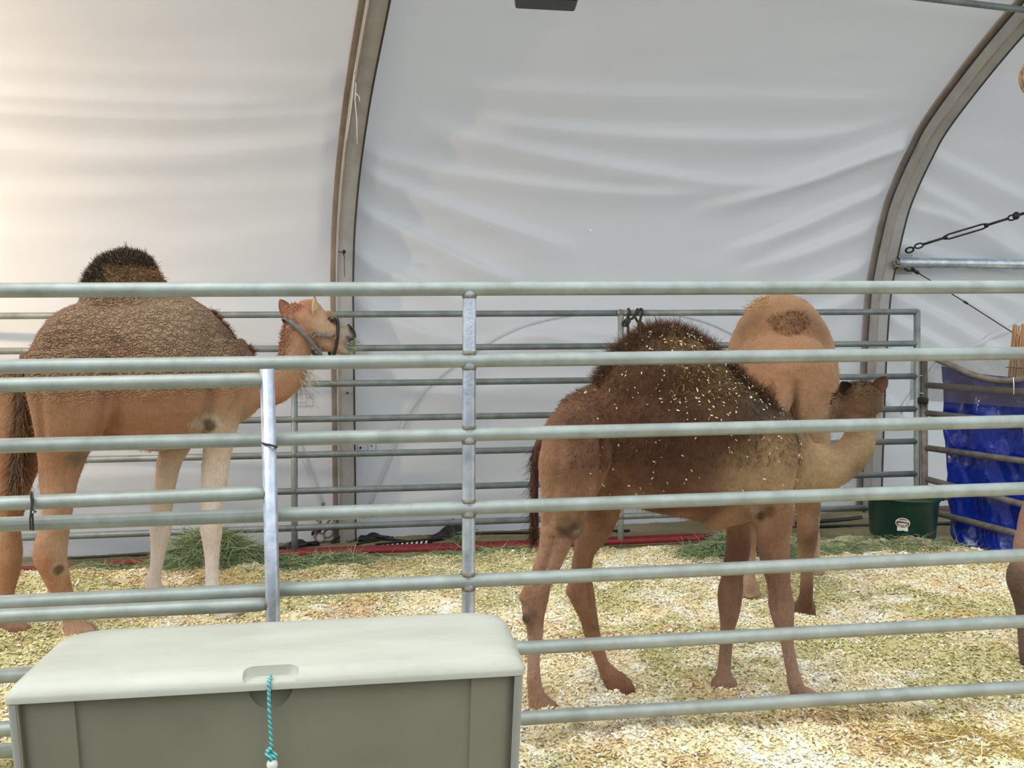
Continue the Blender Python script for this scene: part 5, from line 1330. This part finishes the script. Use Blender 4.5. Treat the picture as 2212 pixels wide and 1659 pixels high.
# tail
tp0 = [B.loc(x, y, .0) for x, y in ((1186, 935), (1168, 955), (1158, 990), (1155, 1060), (1157, 1120), (1158, 1160))]
tl_ = MB().tube(list(catmull(tp0, 18)), list(np.interp(np.linspace(0, 1, 18), [0, .3, 1], [.026, .018, .010])), 10).build('tail', material('tail_brown', lin(84, 54, 40), .85, bump=.4), B.root)
nT = 1100; C_ = catmull(tp0, 200); Pp = C_[(rg.random(nT) * 199).astype(int)] + rg.normal(size=(nT, 3)) * .006
V, Fc, cl = strands(nT, Pp, np.c_[rg.normal(size=nT) * .25 - .35, rg.normal(size=nT) * .2, -np.ones(nT)], .03, .08, .0012, [lin(*c) for c in ((70, 46, 34), (52, 36, 28), (96, 64, 48))], .1, 33)
th = link('tail_hair', np_mesh('tail_hair', V, Fc, False, cl), M['hair'], tl_); th['kind'] = 'stuff'
e1, e2 = hc_ + sidev * .058 + upv2 * .035 - fw * .02, hc_ - sidev * .058 + upv2 * .035 - fw * .02
if e1[0] < e2[0]: e1, e2 = e2, e1
B.ear(e1, e1 + np.array([.050, 0, .066]), .058, (-.3, -1, -.1), (92, 60, 44), (112, 74, 50), .3)
B.ear(e2, e2 + np.array([-.038, -.02, .045]), .055, (.1, -1, -.2), (58, 40, 28), (84, 56, 36), .3)
for q in (-1, 1):
    MB().sphere(hc_ + fw * .13 + sidev * .042 * q + upv2 * .02, .014).build('eye', M['eye'], B.root)

def V_C(c): return c.V

# ---- two more camels share the young camel's build: one seen from behind, one at the right edge
def from_young(label, O, a, k, legs, anchors, mat, hump_w=1.0, widen=1.0, feet=.9):
    c = Camel(label, O, a, .0135, k)
    sh = np.array([r for r in B_ST]); c.slices([(r[0] * k, r[1] * k, r[2] * k, r[3] * k * widen) for r in B_ST])
    c.slices([(r[0] * k, r[1] * k, r[1] * k - .85 * min(1, r[3] / .15) * k, r[3] * k * hump_w) for r in B_HU], 2.0)
    for pts, lat, toe in legs: c.leg(pts, lat, feet, toe)
    return c
def hind(fs, k, hip=-.44):
    return [(hip, 1.02 * k, .15 * k, .10 * k), (hip + .03, .88 * k, .155 * k, .105 * k), (hip * .5 + fs * .5 + .05, .74 * k, .12 * k, .09 * k), (fs + .02, .60 * k, .078 * k, .068 * k), (fs - .01, .50 * k, .055 * k, .053 * k), (fs - .04, .43 * k, .06 * k, .05 * k), (fs - .03, .36 * k, .046 * k, .044 * k), (fs - .015, .25 * k, .03 * k, .031 * k), (fs, .13 * k, .032 * k, .034 * k)]
def fore(fs, k, sh=.40):
    return [(sh, .98 * k, .13 * k, .085 * k), (sh, .82 * k, .12 * k, .085 * k), (sh * .5 + fs * .5, .70 * k, .085 * k, .072 * k), (fs, .58 * k, .062 * k, .058 * k), (fs, .46 * k, .05 * k, .05 * k), (fs + .01, .38 * k, .056 * k, .052 * k), (fs, .31 * k, .042 * k, .042 * k), (fs - .005, .22 * k, .03 * k, .031 * k), (fs, .12 * k, .032 * k, .034 * k)]
kC = 1.13;  aC = math.radians(75)
Cm = from_young('light tan camel seen from behind, standing beyond the brown camel', (1.56, 5.0), aC, kC,
    [(hind(-.60, .96 * kC, -.5), -.13, .02), (hind(-.30, .96 * kC, -.44), .15, .02), ([(*r, min(1, .55 + .5 * i / 8)) for i, r in enumerate(fore(.27, .96 * kC))], -.24, .03), (fore(.42, .96 * kC), .15, .03)], None, None, 1.35, 1.06, .95)
Cm.slices([(-.72, 1.30, 1.02, .07), (-.66, 1.40, .95, .19), (-.55, 1.47, .88, .27), (-.38, 1.50, .86, .29), (-.15, 1.5, .86, .28)])
Cm.limb([(.55, 0, 1.08, .19, .13), (.68, 0, 1.02, .15, .11), (.82, 0, 1.0, .12, .09), (.95, 0, 1.04, .10, .08), (1.04, 0, 1.14, .09, .075), (1.08, 0, 1.26, .085, .07)])
Cm.limb([(1.03, 0, 1.32, .05, .05), (1.07, 0, 1.34, .09, .075), (1.15, 0, 1.33, .09, .078), (1.24, 0, 1.30, .075, .062), (1.33, 0, 1.27, .055, .048), (1.40, 0, 1.25, .04, .04), (1.43, 0, 1.24, .015, .02)])
CT = (178, 130, 92)
Cm.tone = np.array([.86, .82, .72]); Cm.grey = .12
Cm.finish([(-.55, 1.25, .12, (176, 128, 90)), (-.5, 1.4, .10, (170, 120, 82)), (-.25, 1.62, .09, (176, 132, 94)), (.0, 1.68, .12, (190, 146, 108)), (-.36, 1.53, .05, (126, 88, 58), 1.2), (0, 1.3, .2, (190, 146, 108)), (.3, 1.3, .2, CT), (-.55, 1.05, .10, (196, 156, 122)), (-.5, .85, .10, (198, 164, 132)), (-.55, .55, .08, (150, 108, 76)), (-.6, .42, .05, (120, 88, 62), 1.2), (-.58, .3, .07, (176, 142, 110)), (-.58, .1, .08, (120, 84, 60)), (-.3, .4, .08, (190, 150, 120)), (-.3, .1, .09, (214, 178, 150)), (.3, .6, .10, (196, 170, 140)), (.3, .3, .12, (214, 194, 168)), (.3, .06, .12, (218, 190, 178)), (.9, 1.1, .2, CT), (1.2, 1.3, .15, CT), (0, .9, .2, (200, 164, 132))],
    camel_coat('light_tan_coat', .0, .28, 8, .6), 6, None, .006)
zz = np.clip((V_C(Cm)[:, 2] - .92) / .08, 0, 1) * np.clip((1.26 - Cm.V[:, 2]) / .16, 0, 1)
g_ = (np.exp(-((Cm.V[:, 1] - .062) / .022) ** 2) + np.exp(-((Cm.V[:, 1] + .062) / .022) ** 2)) * zz * np.clip(-Cm.N[:, 0] * 2, 0, 1) * (Cm.V[:, 0] < -.3)
Cm.V = Cm.V + Cm.N * (-.09 * g_)[:, None]
Cm.body.data.vertices.foreach_set('co', Cm.V.astype(np.float32).ravel()); Cm.body.data.update()
Cm.fur(16000, .007, .014, .001, 53)
V_ = Cm.V
Cm.hair('hump_tuft', (V_[:, 2] > 1.62) & (V_[:, 1] > .06), 260, .02, .05, .0018, [(206, 172, 116), (178, 140, 90), (160, 120, 76)], (0, .5, .2), .2, 41, .5)
Cm.hair('hump_back_hair', (Cm.N[:, 0] < -.1) & (V_[:, 0] < -.1) & (V_[:, 2] > 1.47 + 7 * (V_[:, 1] + .03) ** 2) & (V_[:, 2] < 1.585 - 5 * (V_[:, 1] + .03) ** 2 + .05 * vnoise(V_[:, 1] * 30, V_[:, 2] * 30, 0, 3)) & (np.abs(V_[:, 1] + .03) < .11), 1500, .010, .024, .0014, [(122, 86, 58), (98, 68, 46), (146, 106, 72)], (-.4, 0, -.5), .2, 42, .4)
tp0 = [np.array(p) for p in ((-.50, 0, 1.40), (-.64, 0, 1.32), (-.705, 0, 1.2), (-.728, 0, 1.05), (-.735, .005, .84))]
tl_ = MB().tube(list(catmull(tp0, 18)), list(np.interp(np.linspace(0, 1, 18), [0, .3, 1], [.04, .034, .016])), 12).build('tail', material('tail_tan', lin(136, 102, 78), .85, bump=.4), Cm.root)
nT = 900; C_ = catmull(tp0, 200); sel = (120 + rg.random(nT) * 79).astype(int); Pp = C_[sel] + rg.normal(size=(nT, 3)) * np.array([.008, .022, .01])
V, Fc, cl = strands(nT, Pp, np.c_[rg.normal(size=nT) * .15 - .1, rg.normal(size=nT) * .2, -np.ones(nT)], .04, .11, .0018, [lin(*c) for c in ((82, 66, 54), (64, 50, 42), (108, 84, 64))], .1, 44)
th = link('tail_hair', np_mesh('tail_hair', V, Fc, False, cl), M['hair'], tl_); th['kind'] = 'stuff'
for q in (-1, 1):
    Cm.ear((1.06, .06 * q, 1.40), (1.04, .10 * q, 1.46), .055, (.2, .8 * q, 0), (170, 130, 100), CT, .3)
    MB().sphere((1.19, .066 * q, 1.345), .015).build('eye', M['eye'], Cm.root)

kD = 1.02; aD = math.radians(14)
Dm = from_young('brown camel at the right edge, only its hind legs in view', (3.0, 3.98), aD, kD,
    [(hind(-.80, .98 * kD, -.46), -.11, .02), (hind(-.56, .96 * kD, -.44), .12, .02), (fore(.40, .96 * kD), -.11, .02), (fore(.5, .96 * kD), .11, .02)], None, None, 1.0, 1.0, .85)
Dm.limb([(.50, 0, .98, .17, .12), (.62, 0, .95, .13, .10), (.74, 0, .96, .105, .085), (.85, 0, 1.03, .09, .075), (.92, 0, 1.14, .08, .068), (.95, 0, 1.24, .075, .065)])
Dm.limb([(.90, 0, 1.28, .05, .05), (.94, 0, 1.30, .08, .07), (1.02, 0, 1.29, .08, .07), (1.10, 0, 1.26, .068, .056), (1.18, 0, 1.23, .05, .044), (1.24, 0, 1.21, .036, .036), (1.27, 0, 1.20, .015, .02)])
Dm.grey = .2
Dm.finish([(-.5, 1.1, .15, (150, 92, 60)), (-.5, .8, .12, (170, 108, 74)), (-.58, .6, .08, (178, 124, 92)), (-.86, .46, .025, (104, 82, 66), 1.5), (-.78, .5, .06, (176, 128, 98)), (-.80, .32, .06, (112, 82, 68)), (-.81, .15, .06, (140, 112, 98)), (-.8, .03, .06, (108, 78, 62)), (0, 1.1, .25, (130, 84, 54)), (0, 1.45, .15, (86, 56, 36)), (.4, .9, .2, (150, 108, 74)), (.4, .3, .2, (148, 108, 86)), (.9, 1.1, .2, (156, 116, 78))],
    camel_coat('edge_camel_coat', .0, .4, 10, .8), 6, None, .008)
tp0 = [np.array(p) for p in ((-.61, 0, 1.12), (-.655, 0, 1.06), (-.675, 0, .95), (-.675, 0, .82), (-.67, 0, .7))]
MB().tube(list(catmull(tp0, 18)), list(np.interp(np.linspace(0, 1, 18), [0, .3, 1], [.03, .024, .012])), 12).build('tail', material('tail_red', lin(130, 80, 56), .85, bump=.4), Dm.root)
for q in (-1, 1):
    Dm.ear((.93, .055 * q, 1.36), (.91, .09 * q, 1.42), .05, (.2, .8 * q, 0), (120, 84, 60), (130, 88, 60), .3)
    MB().sphere((1.06, .06 * q, 1.305), .014).build('eye', M['eye'], Dm.root)
